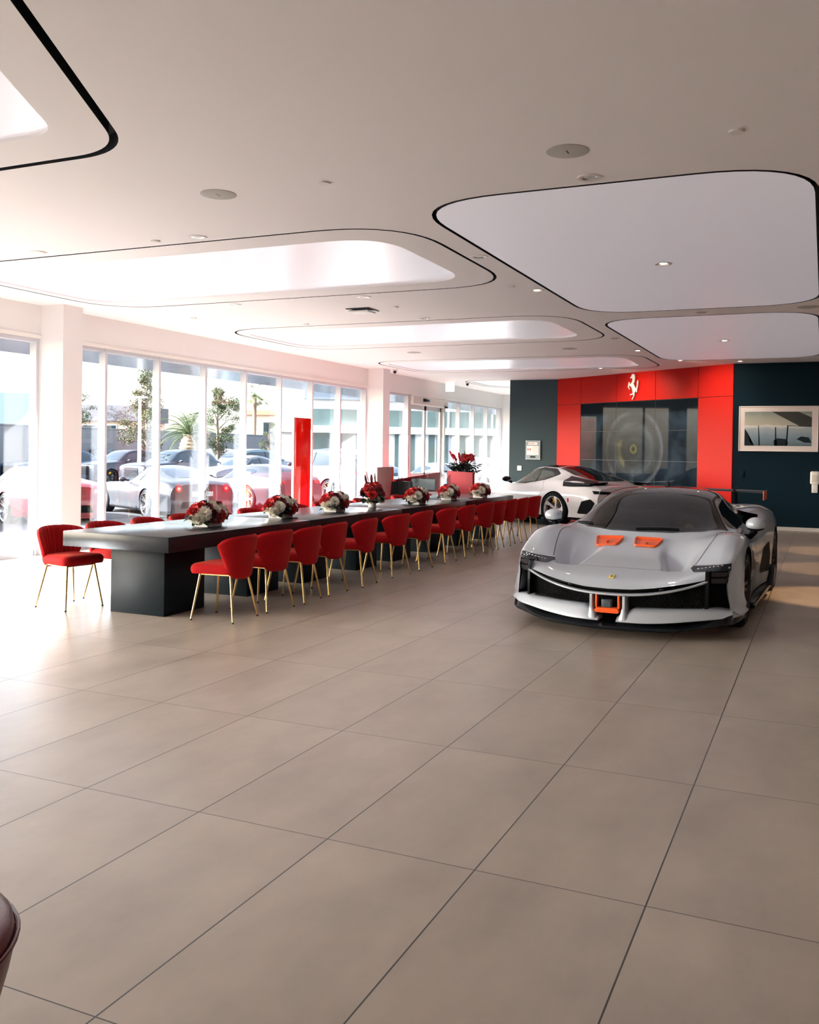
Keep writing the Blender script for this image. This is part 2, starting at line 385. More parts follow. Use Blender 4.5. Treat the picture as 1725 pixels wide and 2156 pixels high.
# ---- ceiling fittings
def disc(x, y, r, name, label, cat, mat, th=.012, slit=False, group=None):
    t_ = MB().lathe([(0, -th), (r*.96, -th), (r, -th*.7), (r, 0), (0, 0)], 32).build(name, mat, loc=(x, y, CZ)); tag(t_, label, cat, group)
    if slit: MB().box(-.003, .003, -.03, .03, -th-.001, -th+.002).build('slit', M_black, t_, smooth=0)
    return t_
M_spk = principled('speaker_grille', (.50,.49,.46), rough=.8)
for x, y, lab in [(-1.52,5.76,'round grey ceiling speaker nearest the camera, right of centre'), (-4.20,5.78,'round grey ceiling speaker left of centre, above the near end of the table'), (-.23,12.85,'round ceiling speaker at the right edge, between the two plain ceiling panels'), (-4.29,16.63,'round ceiling speaker between the second and third glowing ceiling panels, right one'), (-7.30,16.42,'round ceiling speaker between the second and third glowing ceiling panels, left one')]:
    disc(x, y, .135, 'ceiling_speaker', lab, 'speaker', M_spk, .006, True, 'ceiling speakers')
for x, y, lab in [(-3.30,5.80,'small white round ceiling cap between the two near speakers'), (-.51,5.76,'small white round ceiling cap at the top right'), (-3.33,10.21,'small white ceiling cap beside the tip of the near glowing panel'), (-5.24,11.15,'small white ceiling cap right of the square ceiling vent'), (-7.24,12.23,'small white ceiling cap near the left end of the second glowing panel'), (-8.50,11.13,'small white ceiling cap nearest the window wall'), (-5.69,6.87,'small white ceiling cap beside the downlights of the near glowing panel')]:
    disc(x, y, .043, 'sprinkler_cover', lab, 'sprinkler cover', M_white, .014, False, 'sprinkler covers on the ceiling')
M_trimr = principled('downlight_trim', (.75,.72,.68), rough=.35); M_cone = principled('downlight_reflector', (.8,.78,.74), rough=.2, metal=.8)
M_lamp = emission('warm_lamp', (1,.86,.66), 9); M_lampoff = principled('lamp_off', (.75,.75,.72), rough=.2, bump=.5, bscale=90)
LP = [(-7.13,6.86,0,'leftmost of the three downlights in front of the near glowing panel'), (-5.22,6.88,0,'middle of the three downlights in front of the near glowing panel'), (-1.52,6.36,0,'large downlight beside the near edge of the right plain panel'), (-3.12,8.55,0,'downlight in the strip between near glowing panel and right plain panel'), (-1.51,9.50,1,'lit downlight in the middle of the near plain ceiling panel'), (-3.12,10.55,1,'lit downlight beside the left edge of the near plain panel'), (-7.18,10.28,0,'left downlight just behind the near glowing panel'), (-5.27,10.30,0,'right downlight just behind the near glowing panel'), (-5.29,12.24,0,'downlight in front of the second glowing panel'), (-1.56,16.19,1,'lit downlight in the middle of the far plain ceiling panel'), (-1.54,12.88,0,'downlight between the two plain ceiling panels'), (-3.18,17.29,1,'lit downlight beside the far plain panel, near the red wall'), (-3.20,15.34,0,'unlit downlight beside the left edge of the far plain panel'), (-1.6, 19.8, 1, 'lit downlight closest to the dark back wall')]
LP_ADDED = [(x, y) for x in (1.6, 3.8) for y in (-4.0, -.6, 2.8, 6.2, 9.6, 13.0, 16.4)]+[(x, y) for x in (-7.0, -4.2, -1.4) for y in (-4.2, -.8)]  # unseen downlights, added beyond the frame to brighten the hall
LP += [(x, y, 1, 'unseen lit downlight added outside the frame to brighten the hall') for x, y in LP_ADDED]
for x, y, lit, lab in LP:
    t_ = empty('downlight', (x, y, CZ), 0, lab, 'downlight', 'recessed ceiling downlights')
    MB().lathe([(.058, .002), (.058, -.006), (.082, -.008), (.086, 0)], 28).build('trim_ring', M_trimr, t_)
    MB().lathe([(.058, -.005), (.046, -.001), (.035, .001)], 28).build('reflector', M_cone, t_)
    MB().lathe([(.0, -.0012), (.036, -.0012)], 20).build('lamp', M_lamp if lit else M_lampoff, t_)
t_ = empty('ceiling_vent', (-5.77, 11.23, CZ), 0, 'square white ceiling vent with dark gap above the table', 'vent')
MB().box(-.17, .17, -.17, .17, -.012, 0).build('opening', M_black, t_, smooth=0); MB().rbox(-.15, .15, -.15, .10, -.05, -.03, .004).build('vent_plate', M_white, t_)
t_ = empty('exit_sign', (-9.40, 23.6, CZ), 0, 'small white exit sign with orange letters hanging from the ceiling by the door', 'exit sign')
MB().rbox(-.12, .12, -.03, .03, -.27, -.03, .006).build('sign_box', principled('sign_white', (.85,.82,.78), rough=.4, emit=(1,.9,.85), estr=.3), t_); MB().lathe([(.02,-.03),(.02,-.01),(.05,0)],12).build('mount', M_white, t_)
text_mesh('letters', 'EXIT', .17, emission('exit_orange', (1,.2,.06), 1.6), Matrix.Translation((0,-.033,-.15)) @ Matrix.Rotation(R(90), 4, 'X'), .002, t_, .55)
for x, y, lab in [(-9.26,19.75,'small white security camera on the ceiling beside the second pillar'), (-9.0,23.9,'small white dome camera on the ceiling past the second pillar')]:
    t_ = empty('security_camera', (x, y, CZ), 0, lab, 'camera', 'ceiling cameras'); MB().lathe([(0,-.03),(.05,-.03),(.06,0)],16).build('base', M_white, t_); MB().ball((0,-.02,-.06), .04, 2).build('lens_ball', M_blackgloss, t_)
for (x, y, lab, pw) in ((1.3,10.9,'warm spotlight pool beside the silver car',260),(1.3,13.6,'warm spotlight behind the silver car, out of frame to the right',130),(1.3,16.2,'warm spotlight near the dark wall',130)):
    l = bpy.data.lights.new('spotlight', 'SPOT'); l.energy = pw*.42; l.spot_size = R(30); l.spot_blend = .45; l.shadow_soft_size = .04; l.color = (1,.62,.32)
    o = bpy.data.objects.new('spotlight', l); COL.objects.link(o); o.location = (x, y, CZ-.05); tag(o, lab, 'light'); o.rotation_euler = (0, R(17), 0)
for x, y, lit, lab in LP:
    if lit:
        l = bpy.data.lights.new('downlight_beam', 'SPOT'); l.energy = 4; l.spot_size = R(95); l.spot_blend = .8; l.shadow_soft_size = .035; l.color = (1,.95,.91)
        o = bpy.data.objects.new('downlight_beam', l); COL.objects.link(o); o.location = (x, y, CZ-.02)
for (x, y) in ((-4.6, 20.6), (-2.7, 19.3)):
    t_ = empty('wall_washer', (x, y, CZ), 0, 'small ceiling spotlight washing the %s half of the red wall' % ('left' if x < -4 else 'right'), 'spotlight', 'spotlights washing the red wall')
    MB().lathe([(.034, -.003), (.034, -.007), (.055, -.008), (.06, 0)], 20).build('trim_ring', M_white, t_); MB().lathe([(0, -.002), (.034, -.002)], 16).build('lamp', M_lamp, t_)
    l = bpy.data.lights.new('washer_beam', 'SPOT'); l.energy = 24; l.spot_size = R(95); l.spot_blend = .9; l.shadow_soft_size = .03; l.color = (1,.80,.55)
    o = bpy.data.objects.new('washer_beam', l); COL.objects.link(o); o.location = (0,0,-.04); o.parent = t_; o.rotation_euler = Vector((-NN.x, -NN.y, -.75)).to_track_quat('-Z', 'Y').to_euler()
# ---- outside canopy soffit
struct(MB().box(-11.66, -10.0, YB-.2, YF+6, 2.95, CZ+.45).build('trim_9', principled('soffit_metal', (.33,.36,.40), rough=.16, metal=.6, bump=.25, bscale=1.5, stretch=(1,.25,1)), smooth=0))
# ================================================================ tables
M_tab = principled('grey_table_top', (.018,.021,.025), rough=.25, spec=.2, var=.18, vscale=2.5, bump=.03, bscale=30)
M_tabb = principled('grey_table_base', (.008,.013,.018), rough=.42, spec=.12, var=.25, vscale=1.8, bump=.05, bscale=6)
TY = [6.33, 8.71, 11.09, 13.47, 15.86]
TL = ['near end of the table row, first long grey table', 'second long grey table of the row, counted from the near end', 'third long grey table of the row, counted from the near end', 'last long grey table of the row, at the far end']
def table(k):
    t_ = empty('conference_table', (-5.66, (TY[k]+TY[k+1])/2, 0), 0, TL[k], 'table', 'long grey tables placed end to end')
    h = (TY[k+1]-TY[k])/2
    MB().rbox(-.59, .59, -h+.002, h-.002, .60, .735, .004, n=2).build('tabletop', M_tab, t_)
    for y in (-h+.25, h-.25-.585):
        MB().rbox(-.255, .35, y, y+.585, 0, .60, .004, n=2).build('pedestal', M_tabb, t_)
for k in range(4): table(k)

# ================================================================ red chairs
M_vel = principled('red_velvet', (.40,.003,.008), rough=.75, spec=.15, sheen=.3, sheen_tint=(1,.25,.15), bump=.15, bscale=250, var=.12, vscale=14)
M_gold = principled('brushed_gold_leg', (.72,.48,.20), rough=.26, metal=1.)
M_foot = principled('black_foot', (.01,.01,.01), rough=.6)
def chair_back():
    ns, n_t = 57, 22; P_o = []; P_i = []
    for j in range(n_t+1):
        t = j/n_t; ro = []; ri = []
        for i in range(ns+1):
            s = -1+2*i/ns
            hw = .165+.105*(t**.9)
            a = abs(s)
            ztop = .752-.035*a**2-.05*a**7; zbot = .365+.012*a**2+.05*a**8
            z = zbot+(ztop-zbot)*t
            ang = a*(1.12+.10*t)            # wrap angle of the shell
            rad = hw/math.sin(1.12+.10)*1.0
            x = math.copysign(rad*math.sin(ang), s)*(1 if True else 1)
            y = -.215-.045*t+rad*(1-math.cos(ang))*.92
            # outward normal in plan
            nx, ny = math.sin(ang)*math.copysign(1, s), -math.cos(ang)
            e = max(0, 1-a**10)**.5*max(0, 1-abs(2*t-1)**12)**.5
            th = .024*e
            gr = .0
            q = (s*5.5) % 1.0
            gr = -.010*(1-min(q, 1-q)*7)*e if min(q, 1-q) < .143 and t > .03 else 0
            puff = .008*math.sin(PI*q)*e
            ro.append((x+nx*th, y+ny*th, z)); ti = th+gr+puff
            ri.append((x-nx*ti, y-ny*ti, z))
        P_o.append(ro); P_i.append(ri[::-1])
    b = MB(); rows = [a+c for a, c in zip(P_o, P_i)]
    b.grid(rows, cv=True)
    return b
def chair_proto():
    root = empty('dining_chair')     # faces +Y in its own frame, origin on the floor
    chair_back().build('backrest', M_vel, root, smooth=50, fixn=True)
    b = bmesh.new()
    out = round_poly([(.235,.225), (-.235,.225), (-.185,-.20), (.185,-.20)], [.07,.07,.09,.09], 8)
    mb = MB()
    for zz, sc_ in (): pass
    rings = []
    for d, z in ((-.030,.408), (-.006,.412), (0,.43), (.002,.455), (-.004,.478), (-.020,.493), (-.06,.500), (-.12,.504), (-.18,.505)):
        k_ = 1+d/.205; rings.append([(x*k_, (y-.01)*k_+.01, z) for x, y in out])
    mb.grid(rings, cv=True); n = len(out); mb.f.append(tuple(range((len(rings)-1)*n, len(rings)*n))); mb.m.append(0); mb.f.append(tuple(range(n))[::-1]); mb.m.append(0)
    mb.build('seat', M_vel, root, smooth=50)
    fr = MB(); q = [(.15,.15), (-.15,.15), (-.14,-.145), (.14,-.145)]
    fr.tube([(x, y, .40) for x, y in q], .009, 8, closed=True); fr.build('seat_frame', M_gold, root)
    for (x, y), (fx, fy) in zip(q, [(.205,.205), (-.205,.205), (-.21,-.215), (.21,-.215)]):
        l = MB(); l.tube([(x, y, .405), (fx, fy, .012)], [.0115, .0085], 12); lo = l.build('leg', M_gold, root)
        MB().tube([(fx, fy, .014), (fx+(fx-x)*.003, fy, .0)], .0095, 10).build('foot_cap', M_foot, lo)
    return root
proto = chair_proto(); used = [False]
def place_chair(x, y, deg, label, group):
    if not used[0]: o = proto; used[0] = True
    else: o = copy_tree(proto)
    o.location = (x, y, 0); o.rotation_euler = (0, 0, R(deg)); tag(o, label, 'chair', group)
ORD = ['nearest', 'second', 'third', 'fourth', 'fifth', 'sixth', 'seventh', 'eighth', 'ninth', 'tenth', 'eleventh', 'twelfth', 'thirteenth', 'last']
RC = [(6.79,4), (7.40,-4), (7.94,7), (8.50,2), (9.21,5), (10.10,-6), (10.84,0), (11.67,1), (12.43,2), (13.23,-1), (13.80,6), (14.40,8), (15.02,4), (15.72,-3)]
for i, (y, a) in enumerate(RC):
    place_chair(-4.815+random.uniform(-.01,.01), y, 90+a, '%s red velvet chair with gold legs along the aisle side of the table' % ORD[i] if i else 'red velvet chair nearest the camera on the aisle side, gold legs visible', 'red chairs along the aisle side of the table')
LC = [(6.59,-8), (7.20,-3), (7.88,2), (8.50,-2), (9.15,3), (9.82,0), (10.37,-2), (10.98,3), (11.66,0), (12.30,-4), (12.90,2), (13.6,0), (14.3,-2), (15.45,3)]
for i, (y, a) in enumerate(LC):
    place_chair(-6.41-(.03 if i > 1 else 0), y, -90+a, ('%s red velvet chair on the window side, top showing above the tabletop' % ORD[i]) if i > 1 else ['front left red velvet chair, pleated back and all four gold legs visible', 'second red velvet chair on the window side, half hidden by the table pedestal'][i], 'red chairs along the window side of the table')

# ================================================================ flower arrangements
M_rose = principled('red_rose_petal', (.50,.004,.008), rough=.55, sheen=.3, var=.3, vscale=30)
M_drose = principled('dark_rose_petal', (.14,.002,.012), rough=.55, sheen=.3, var=.3, vscale=30)
M_wht = principled('white_petal', (.82,.80,.72), rough=.6)
M_leaf = principled('dark_leaf', (.012,.04,.016), rough=.35, var=.3, vscale=20)
M_dleaf = principled('blackish_leaf', (.01,.016,.012), rough=.3)
M_box = principled('white_vase', (.62,.62,.64), rough=.35)
M_twig = principled('dark_twig', (.02,.015,.012), rough=.5)
def petal(mb, base, az, tilt, ln, wd, cup, mi=0, n=4):
    c, s = math.cos(az), math.sin(az); rows = []
    for i in range(n+1):
        t = i/n; w_ = wd*math.sin(PI*(.12+.80*t))**.7; ang = tilt+cup*t; row = []
        rr_ = ln*t*math.cos(tilt+cup*t*.5); zz = ln*t*math.sin(tilt+cup*t*.5)
        for k in (-1, -.5, 0, .5, 1):
            x = rr_-abs(k)**2*wd*.25*math.sin(ang)*0; y = k*w_; z = zz+abs(k)**2*w_*.35
            row.append((base[0]+x*c-y*s, base[1]+x*s+y*c, base[2]+z))
        rows.append(row)
    mb.grid(rows, mi=mi)
def rose_mesh(r=.036):
    mb = MB(); random.seed(11)
    for k, (n, tilt, ln, cup) in enumerate([(3,1.45,.7,.3), (4,1.25,.85,.25), (5,.95,1.0,.2), (6,.6,1.1,.0), (7,.15,1.15,-.3)]):
        for i in range(n): petal(mb, (0,0,-.2*r), 2*PI*i/n+k*.7+random.uniform(-.1,.1), tilt, r*ln*1.25, r*.62, cup)
    mb.ball((0,0,.2*r), r*.45, 1, sc=(1,1,1.3))
    return mb.mesh('rose', M_rose, 60)
def mum_mesh(r=.042):
    mb = MB(); random.seed(5)
    for k in range(150):
        el = math.asin(1-k/150*1.1); az = k*2.39996; l = r*random.uniform(.85, 1.1)
        petal(mb, (0,0,0), az, el, l, r*.11, random.uniform(-.5,.6), n=3)
    mb.ball((0,0,0), r*.55, 1)
    return mb.mesh('chrysanthemum', M_wht, 60)
def carn_mesh(r=.04):
    mb = MB(); random.seed(9)
    for k in range(70):
        el = math.asin(1-k/70*1.2); az = k*2.39996
        petal(mb, (0,0,0), az, el, r*random.uniform(.85,1.0), r*.30, random.uniform(-.2,.9), n=3)
    mb.ball((0,0,0), r*.7, 1)
    return mb.mesh('hydrangea', M_wht, 60)
def leaf_mesh(l=.07, w_=.02):
    mb = MB(); petal(mb, (0,0,0), 0, .25, l, w_, -.5, n=5); return mb.mesh('leaf', M_leaf, 60)
def spear_mesh(l=.14, w_=.018, m=None):
    mb = MB(); petal(mb, (0,0,0), 0, 1.2, l, w_, .3, n=5); return mb.mesh('spear_leaf', m or M_drose, 60)
me_rose = rose_mesh(); me_drose = me_rose.copy(); me_drose.name = 'dark_rose'; me_drose.materials.clear(); me_drose.materials.append(M_drose)
me_mum = mum_mesh(); me_carn = carn_mesh(); me_leaf = leaf_mesh(); me_dleaf = leaf_mesh(.09,.035); me_dleaf.materials.clear(); me_dleaf.materials.append(M_dleaf); me_spear = spear_mesh()
def put(me, name, parent, loc, nrm, roll_=0, sc_=1.):
    o = bpy.data.objects.new(name, me); COL.objects.link(o); o.parent = parent; o.location = loc
    o.rotation_mode = 'QUATERNION'; o.rotation_quaternion = Vector(nrm).to_track_quat('Z', 'Y') @ Matrix.Rotation(roll_, 3, 'Z').to_quaternion(); o.scale = (sc_,)*3
    return o
def arrangement(x, y, label, seed, round_vase=False, hoop=True, flip=1, z=.735, hw=.118, hd=.085):
    random.seed(seed)
    t_ = empty('flower_arrangement', (x, y, z), 0, label, 'flower arrangement', 'red and white flower arrangements on the table')
    if round_vase:
        MB().lathe([(0,0), (.052,0), (.054,.004), (.056,.145), (.050,.145), (.050,.02), (0,.02)], 32).build('vase', M_box, t_); zb = .145; rx, ry = .13, .13; rise = .125
    else:
        v = MB(); o_ = [(-hd,-hw), (hd,-hw), (hd,hw), (-hd,hw)]
        v.grid([[(a, c, 0) for a, c in o_], [(a*1.03, c*1.03, .092) for a, c in o_], [(a*.96, c*.96, .092) for a, c in o_], [(a*.93, c*.93, .06) for a, c in o_]], cv=True)
        v.add([(a*.94, c*.94, .07) for a, c in o_], [(0,1,2,3)]); v.add([(a, c, 0) for a, c in o_], [(3,2,1,0)])
        v.build('vase', M_box, t_, smooth=20); zb = .092; rx, ry = .115, .205; rise = .085
    core = MB(); core.ball((0,0,zb+.02), .062, 2, sc=(rx/.07, ry/.075, 1.0)); core.build('greenery', M_dleaf, t_)
    def surf(u, v):   # direction az u, elevation v
        d = Vector((math.cos(u)*math.cos(v), math.sin(u)*math.cos(v), math.sin(v)))
        return Vector((d.x*rx, d.y*ry, zb+.005+d.z*(rise+.03))), d
    # roses at the ends (y+-), whites in the middle front (camera side is -y,+x)
    flowers = []
    def addf(kind, u, v, s_=1.):
        p_, d_ = surf(R(u), R(v)); flowers.append(p_)
        me, nm = {'r': (me_rose,'rose'), 'd': (me_drose,'dark_rose'), 'm': (me_mum,'chrysanthemum'), 'h': (me_carn,'hydrangea')}[kind]
        put(me, nm, t_, p_, d_, random.uniform(0,6), s_*random.uniform(1.3,1.5))
    if round_vase:
        for u, v, k in [(-60,5,'r'),(-95,30,'r'),(-20,25,'d'),(20,10,'r'),(-35,-15,'h'),(-80,-20,'h'),(5,-18,'m'),(60,20,'r'),(100,30,'d'),(150,20,'r'),(200,25,'r'),(230,15,'d'),(-60,50,'r'),(10,50,'r'),(120,60,'d'),(250,45,'r'),(60,65,'r'),(180,60,'d')]: addf(k, u, v)
        for u, v in [(-110,70),(-150,60),(-80,75),(40,70)]:
            p_, d_ = surf(R(u), R(v)); put(me_spear, 'spear_leaf', t_, p_, (d_.x*.3, d_.y*.3, 1), R(u), random.uniform(1.0,1.6))
    else:
        f = flip
        for u, v, k, s_ in [(-92,22,'r',1.1),(-112,38,'r',1),(-80,52,'r',.95),(-128,15,'r',1),(-72,-6,'h',1.35),(-50,14,'m',1.25),(-100,-4,'h',1.0),(-40,42,'d',1),(-22,6,'d',1.1),(-5,34,'m',1.05),(5,62,'h',.9),(8,2,'r',1.2),(35,10,'h',1.0),(48,34,'m',1.1),(62,4,'d',1),(80,18,'r',1),(98,38,'r',1),(75,52,'d',1),(115,12,'r',1),(130,35,'r',.95),(160,25,'h',1),(195,20,'m',1),(220,30,'r',1),(180,60,'d',1),(-170,5,'r',.9)]:
            addf(k, u*f if f > 0 else 180+180-u if False else u, v, s_)
        lp = MB()
        for a in range(3):
            lp.tube([(0.02+.012*a, -.03+.11*math.cos(PI*i/14)*.8+.04, zb+.06+.10*math.sin(PI*i/14)) for i in range(15)], .003, 6)
        lp.build('looped_grass', principled('pale_grass', (.5,.5,.38), rough=.5) if 'pale_grass' not in bpy.data.materials else bpy.data.materials['pale_grass'], t_)
    for k in range(26):
        u = random.uniform(0, 360); p_, d_ = surf(R(u), R(random.uniform(-28, 15)))
        put(me_leaf if k % 3 else me_dleaf, 'leaf', t_, p_*.93+Vector((0,0,-.0)), (d_.x*.35, d_.y*.35, 1), R(u), random.uniform(.95, 1.6))
    if hoop:
        hp = MB()
        for a in range(4):
            yy = -.01+.012*a; h_ = .14+.015*a
            hp.tube([(-.03+.01*a, yy+.045*math.cos(PI*i/16), zb+.06+h_*1.35*math.sin(PI*i/16)) for i in range(17)], .0026, 6)
        hp.build('twig_loop', M_twig, t_)
AR = [(-5.53,7.50,'nearest flower arrangement, red roses and a white hydrangea in a white box vase',0), (-5.54,8.86,'second flower arrangement from the near end, white mum between red roses',0), (-5.56,10.14,'third flower arrangement, low red and white blooms in front of the red totem',0), (-5.565,11.20,'tall round white vase of red blooms with spear leaves, the fourth arrangement',1), (-5.38,12.28,'fifth flower arrangement, in front of the computer monitor',0), (-5.44,13.68,'sixth flower arrangement, in front of the upright red panel',0), (-5.30,14.75,'farthest flower arrangement, at the far end of the table beside the white coupe',0)]
for i, (x, y, lab, rv) in enumerate(AR): arrangement(x, y, lab, 20+i, bool(rv), hoop=not rv)

# ================================================================ totem
t_ = empty('totem_sign', (-8.8, 14.72, 0), 0, 'tall glossy red totem with a light edge standing before the windows', 'totem')
M_totem = principled('totem_gloss_red', (.80,.008,.004), rough=.07, spec=.6, coat=.6)
MB().rbox(-.02, .02, -.27, .29, .0, 2.08, .004).build('side_frame', principled('totem_frame', (.6,.6,.64), rough=.3), t_)
MB().rbox(.018, .05, -.24, .285, .03, 2.075, .003).build('red_face', M_totem, t_)
MB().rbox(-.15, .15, -.30, .30, 0, .03, .008).build('base_plate', M_lightgrey, t_)

# ================================================================ desk area behind the table
def wall_between(a, b, z0, z1, th, mb, mi=0, r=.006):
    a = Vector((a[0], a[1], 0)); b = Vector((b[0], b[1], 0)); d = (b-a); L_ = d.length; d.normalize(); n = Vector((-d.y, d.x, 0))
    M_ = Matrix(((d.x, n.x, 0, a.x), (d.y, n.y, 0, a.y), (0,0,1,0), (0,0,0,1)))
    mb.rbox(0, L_, -th/2, th/2, z0, z1, r, mi, M_); return M_
M_redfab = principled('red_screen_fabric', (.22,.003,.008), rough=.8, spec=.1, bump=.1, bscale=200)
M_redpan = principled('red_panel_leather', (.21,.008,.011), rough=.6, spec=.2, bump=.08, bscale=60)
b = MB(); Md = wall_between((-7.35,15.75), (-9.15,22.3), .02, .96, .05, b); o = b.build('desk_screen', M_redfab); tag(o, 'long low red desk screen behind the far end of the table', 'partition')
t_ = empty('upholstered_divider', (-6.7, 17.43, 0), 0, 'upright red upholstered panel behind the far flower arrangements', 'partition')
b = MB(); wall_between((-.49,.57), (.49,-.53), .06, 1.10, .05, b, 0, .012); b.build('upholstered_board', M_redpan, t_); b = MB(); wall_between((-.40,.47), (-.34,.405), 0, .06, .3, b); wall_between((.34,-.365), (.40,-.43), 0, .06, .3, b); b.build('foot', M_black, t_)
# desk with monitor, pot
t_ = empty('office_desk', (-7.40, 17.2, 0), R(14), 'grey office desk in front of the low red screen', 'desk')
MB().rbox(-.32, .30, -1.58, 1.1, .60, .635, .006).build('desktop', M_lightgrey, t_)
MB().rbox(-.30, .26, -1.56, -1.51, 0, .60, .004).build('side_panel', M_lightgrey, t_); MB().rbox(-.30, .26, 1.03, 1.08, 0, .60, .004).build('side_panel', M_lightgrey, t_)
t_ = empty('computer_monitor', (-7.57, 17.6, .635), R(10), 'computer monitor with a pale screen on the desk before the red screen', 'monitor')
MB().rbox(-.26, .26, -.012, .015, .06, .30, .006).build('bezel', M_black, t_); MB().box(-.25, .25, -.0135, -.0122, .07, .29).build('screen', principled('screen_pale', (.1,.12,.12), rough=.2, emit=(.45,.55,.55), estr=.05), t_, smooth=0)
MB().rbox(-.02, .02, .015, .03, 0, .15, .004).build('stand', M_black, t_); MB().rbox(-.1, .1, -.06, .08, 0, .012, .004).build('foot', M_black, t_)
def office_chair(x, y, rz, label, ht=.95):
    t_ = empty('office_chair', (x, y, 0), R(rz), label, 'office chair', 'black office chairs at the desk')
    b = MB()
    rows = []
    for j in range(9):
        tt = j/8; rows.append([((-.22+.44*i/8)*(1-.12*tt**2), -.20-.05*tt+.05*abs(i/4-1)**2, .50+(ht-.50)*tt) for i in range(9)])
    rows2 = [[(p_[0], p_[1]-.035, p_[2]) for p_ in r_][::-1] for r_ in rows]
    b.grid([a+c for a, c in zip(rows, rows2)], cv=True); n = 18; b.f.append(tuple(range(n))); b.m.append(0); b.f.append(tuple(range(8*n, 9*n))[::-1]); b.m.append(0)
    b.build('backrest', M_blackgloss, t_, fixn=True)
    MB().rbox(-.23, .23, -.22, .24, .43, .50, .03).build('seat', M_blackgloss, t_)
    MB().tube([(0,0,.08), (0,0,.43)], .025, 10).build('column', M_frame, t_)
    for k in range(5): MB().tube([(0,0,.09), (.26*math.cos(1.257*k), .26*math.sin(1.257*k), .04)], [.022,.015], 8).build('foot', M_frame, t_)
office_chair(-7.05, 15.45, -150, 'black office chair with curved back left of the monitor', .93)
t_ = MB().lathe([(0,0), (.085,0), (.09,.01), (.09,.28), (.08,.28), (.08,.03), (0,.03)], 24).build('black_pot', M_black, loc=(-7.27, 15.85, .635)); tag(t_, 'black cylindrical pot holding pens on the left end of the desk', 'pot')
pn = MB()
for k in range(6): pn.tube([(.03*math.cos(k), .03*math.sin(k), .04), (.06*math.cos(k+.3), .06*math.sin(k+.3), .33+.01*k)], .005, 6)
pn = pn.build('pen', M_black, loc=(-7.62, 16.5, .635)); pn.parent = t_; pn.location = (0,0,0)
t_ = MB().rbox(-.10, .10, -.07, .07, 0, 1.0, .01).build('display_stand', principled('orange_box', (.8,.16,.06), rough=.4), loc=(-8.25, 17.1, 0)); tag(t_, 'orange floor stand rising behind the low red desk screen', 'stand')
t_ = empty('standing_board', (-7.62, 15.85, 0), 0, 'pale free-standing board with an orange edge left of the black pot', 'board')
MB().rbox(-.015, .015, -.34, .30, .10, 1.19, .005).build('board', principled('pale_pink', (.5,.34,.33), rough=.4), t_); MB().rbox(-.02, .02, .30, .36, .10, 1.19, .005).build('edge_strip', principled('orange_edge', (.85,.09,.03), rough=.35), t_); MB().rbox(-.16, .16, -.2, .2, 0, .10, .01).build('base', M_lightgrey, t_)
# tropical arrangement on a plinth behind the panel
t_ = empty('tropical_arrangement', (-7.0, 18.35, 0), 0, 'large tropical arrangement of split leaves and red ginger behind the red panel', 'flower arrangement')
MB().rbox(-.16, .16, -.16, .16, 0, .74, .01).build('plinth', M_lightgrey, t_)
MB().lathe([(0,.74), (.11,.74), (.13,1.03), (.11,1.03), (.10,.80), (0,.80)], 24).build('vase', M_black, t_)
def monstera(az, el, ln, parent, base):
    mb = MB(); n = 9
    d = Vector((math.cos(az)*math.cos(el), math.sin(az)*math.cos(el), math.sin(el))); sd = Vector((-math.sin(az), math.cos(az), 0)); up = d.cross(sd)*-1
    b0 = Vector(base); c0 = b0+d*ln*.55
    mb.tube([b0, b0+d*ln*.3, c0], .006, 6)
    for sgn in (-1, 1):
        for k in range(n):
            a0 = R(8+k*150/n); a1 = a0+R(150/n*.72); rad = ln*.46*(.75+.25*math.sin(a0))
            def P(a, r_): return c0+d*(-math.cos(a)*-1)*r_*-1*0+d*(math.cos(a)*r_)+sd*sgn*math.sin(a)*r_-Vector((0,0,1))*.25*r_*r_/max(ln,.1)*2
            mb.add([P(a0, .03), P(a0, rad*.6), P(a0+R(3), rad), P(a1, rad*1.0), P(a1+R(2), rad*.6), P(a1+R(3), .03)], [(0,1,2,3,4,5)])
    return mb.build('split_leaf', M_dleaf, parent, smooth=0)
for az, el, ln in [(5,.62,.58), (-25,.95,.50), (205,.62,.52), (185,.30,.48), (25,.35,.52), (-100,1.0,.42), (240,.85,.46), (-60,.7,.50), (100,.8,.45)]: monstera(R(az), el, ln, t_, (0,0,1.0))
M_ging = principled('ginger_red', (.55,.01,.02), rough=.5); M_antr = principled('dark_pink_spathe', (.30,.05,.06), rough=.35)
def ginger(p0, p1, m, r=.035):
    mb = MB(); p0 = Vector(p0); p1 = Vector(p1); mb.tube([p0, p0.lerp(p1, .75)], .006, 6)
    for k in range(26):
        t = k/26; q = p0.lerp(p1, .7+.3*t); a = k*2.4; petal(mb, q, a, .75, r*(1.3-.6*t), r*.35, .3, n=3)
    mb.build('ginger_flower', m, t_, smooth=60)
for p1 in [(-.28,-.05,1.50), (-.22,.0,1.44), (-.18,-.04,1.42), (-.10,.02,1.47), (-.06,-.05,1.42), (.04,.0,1.45), (.10,.0,1.42), (.20,.02,1.45), (.17,-.04,1.40), (.24,.08,1.41), (.05,.1,1.44)]: ginger((0,0,.95), p1, M_ging, .05)
for px_, pz_ in ((.16,1.40),(.22,1.42),(.25,1.35),(.10,1.38)): put(me_rose, 'rose', t_, (px_,-.08,pz_), (.3,-1,.5), 0, 1.15)
for p1, l in [((-.10,-.06,1.20),.22), ((.02,-.06,1.25),.22), ((-.24,-.04,1.10),.2)]:
    mb = MB(); mb.tube([(0,0,.93), p1], .006, 6); petal(mb, p1, R(200 if p1[0] < 0 else -60), 1.2, l, .045, .2, n=5); mb.build('spathe', M_antr, t_, smooth=60)
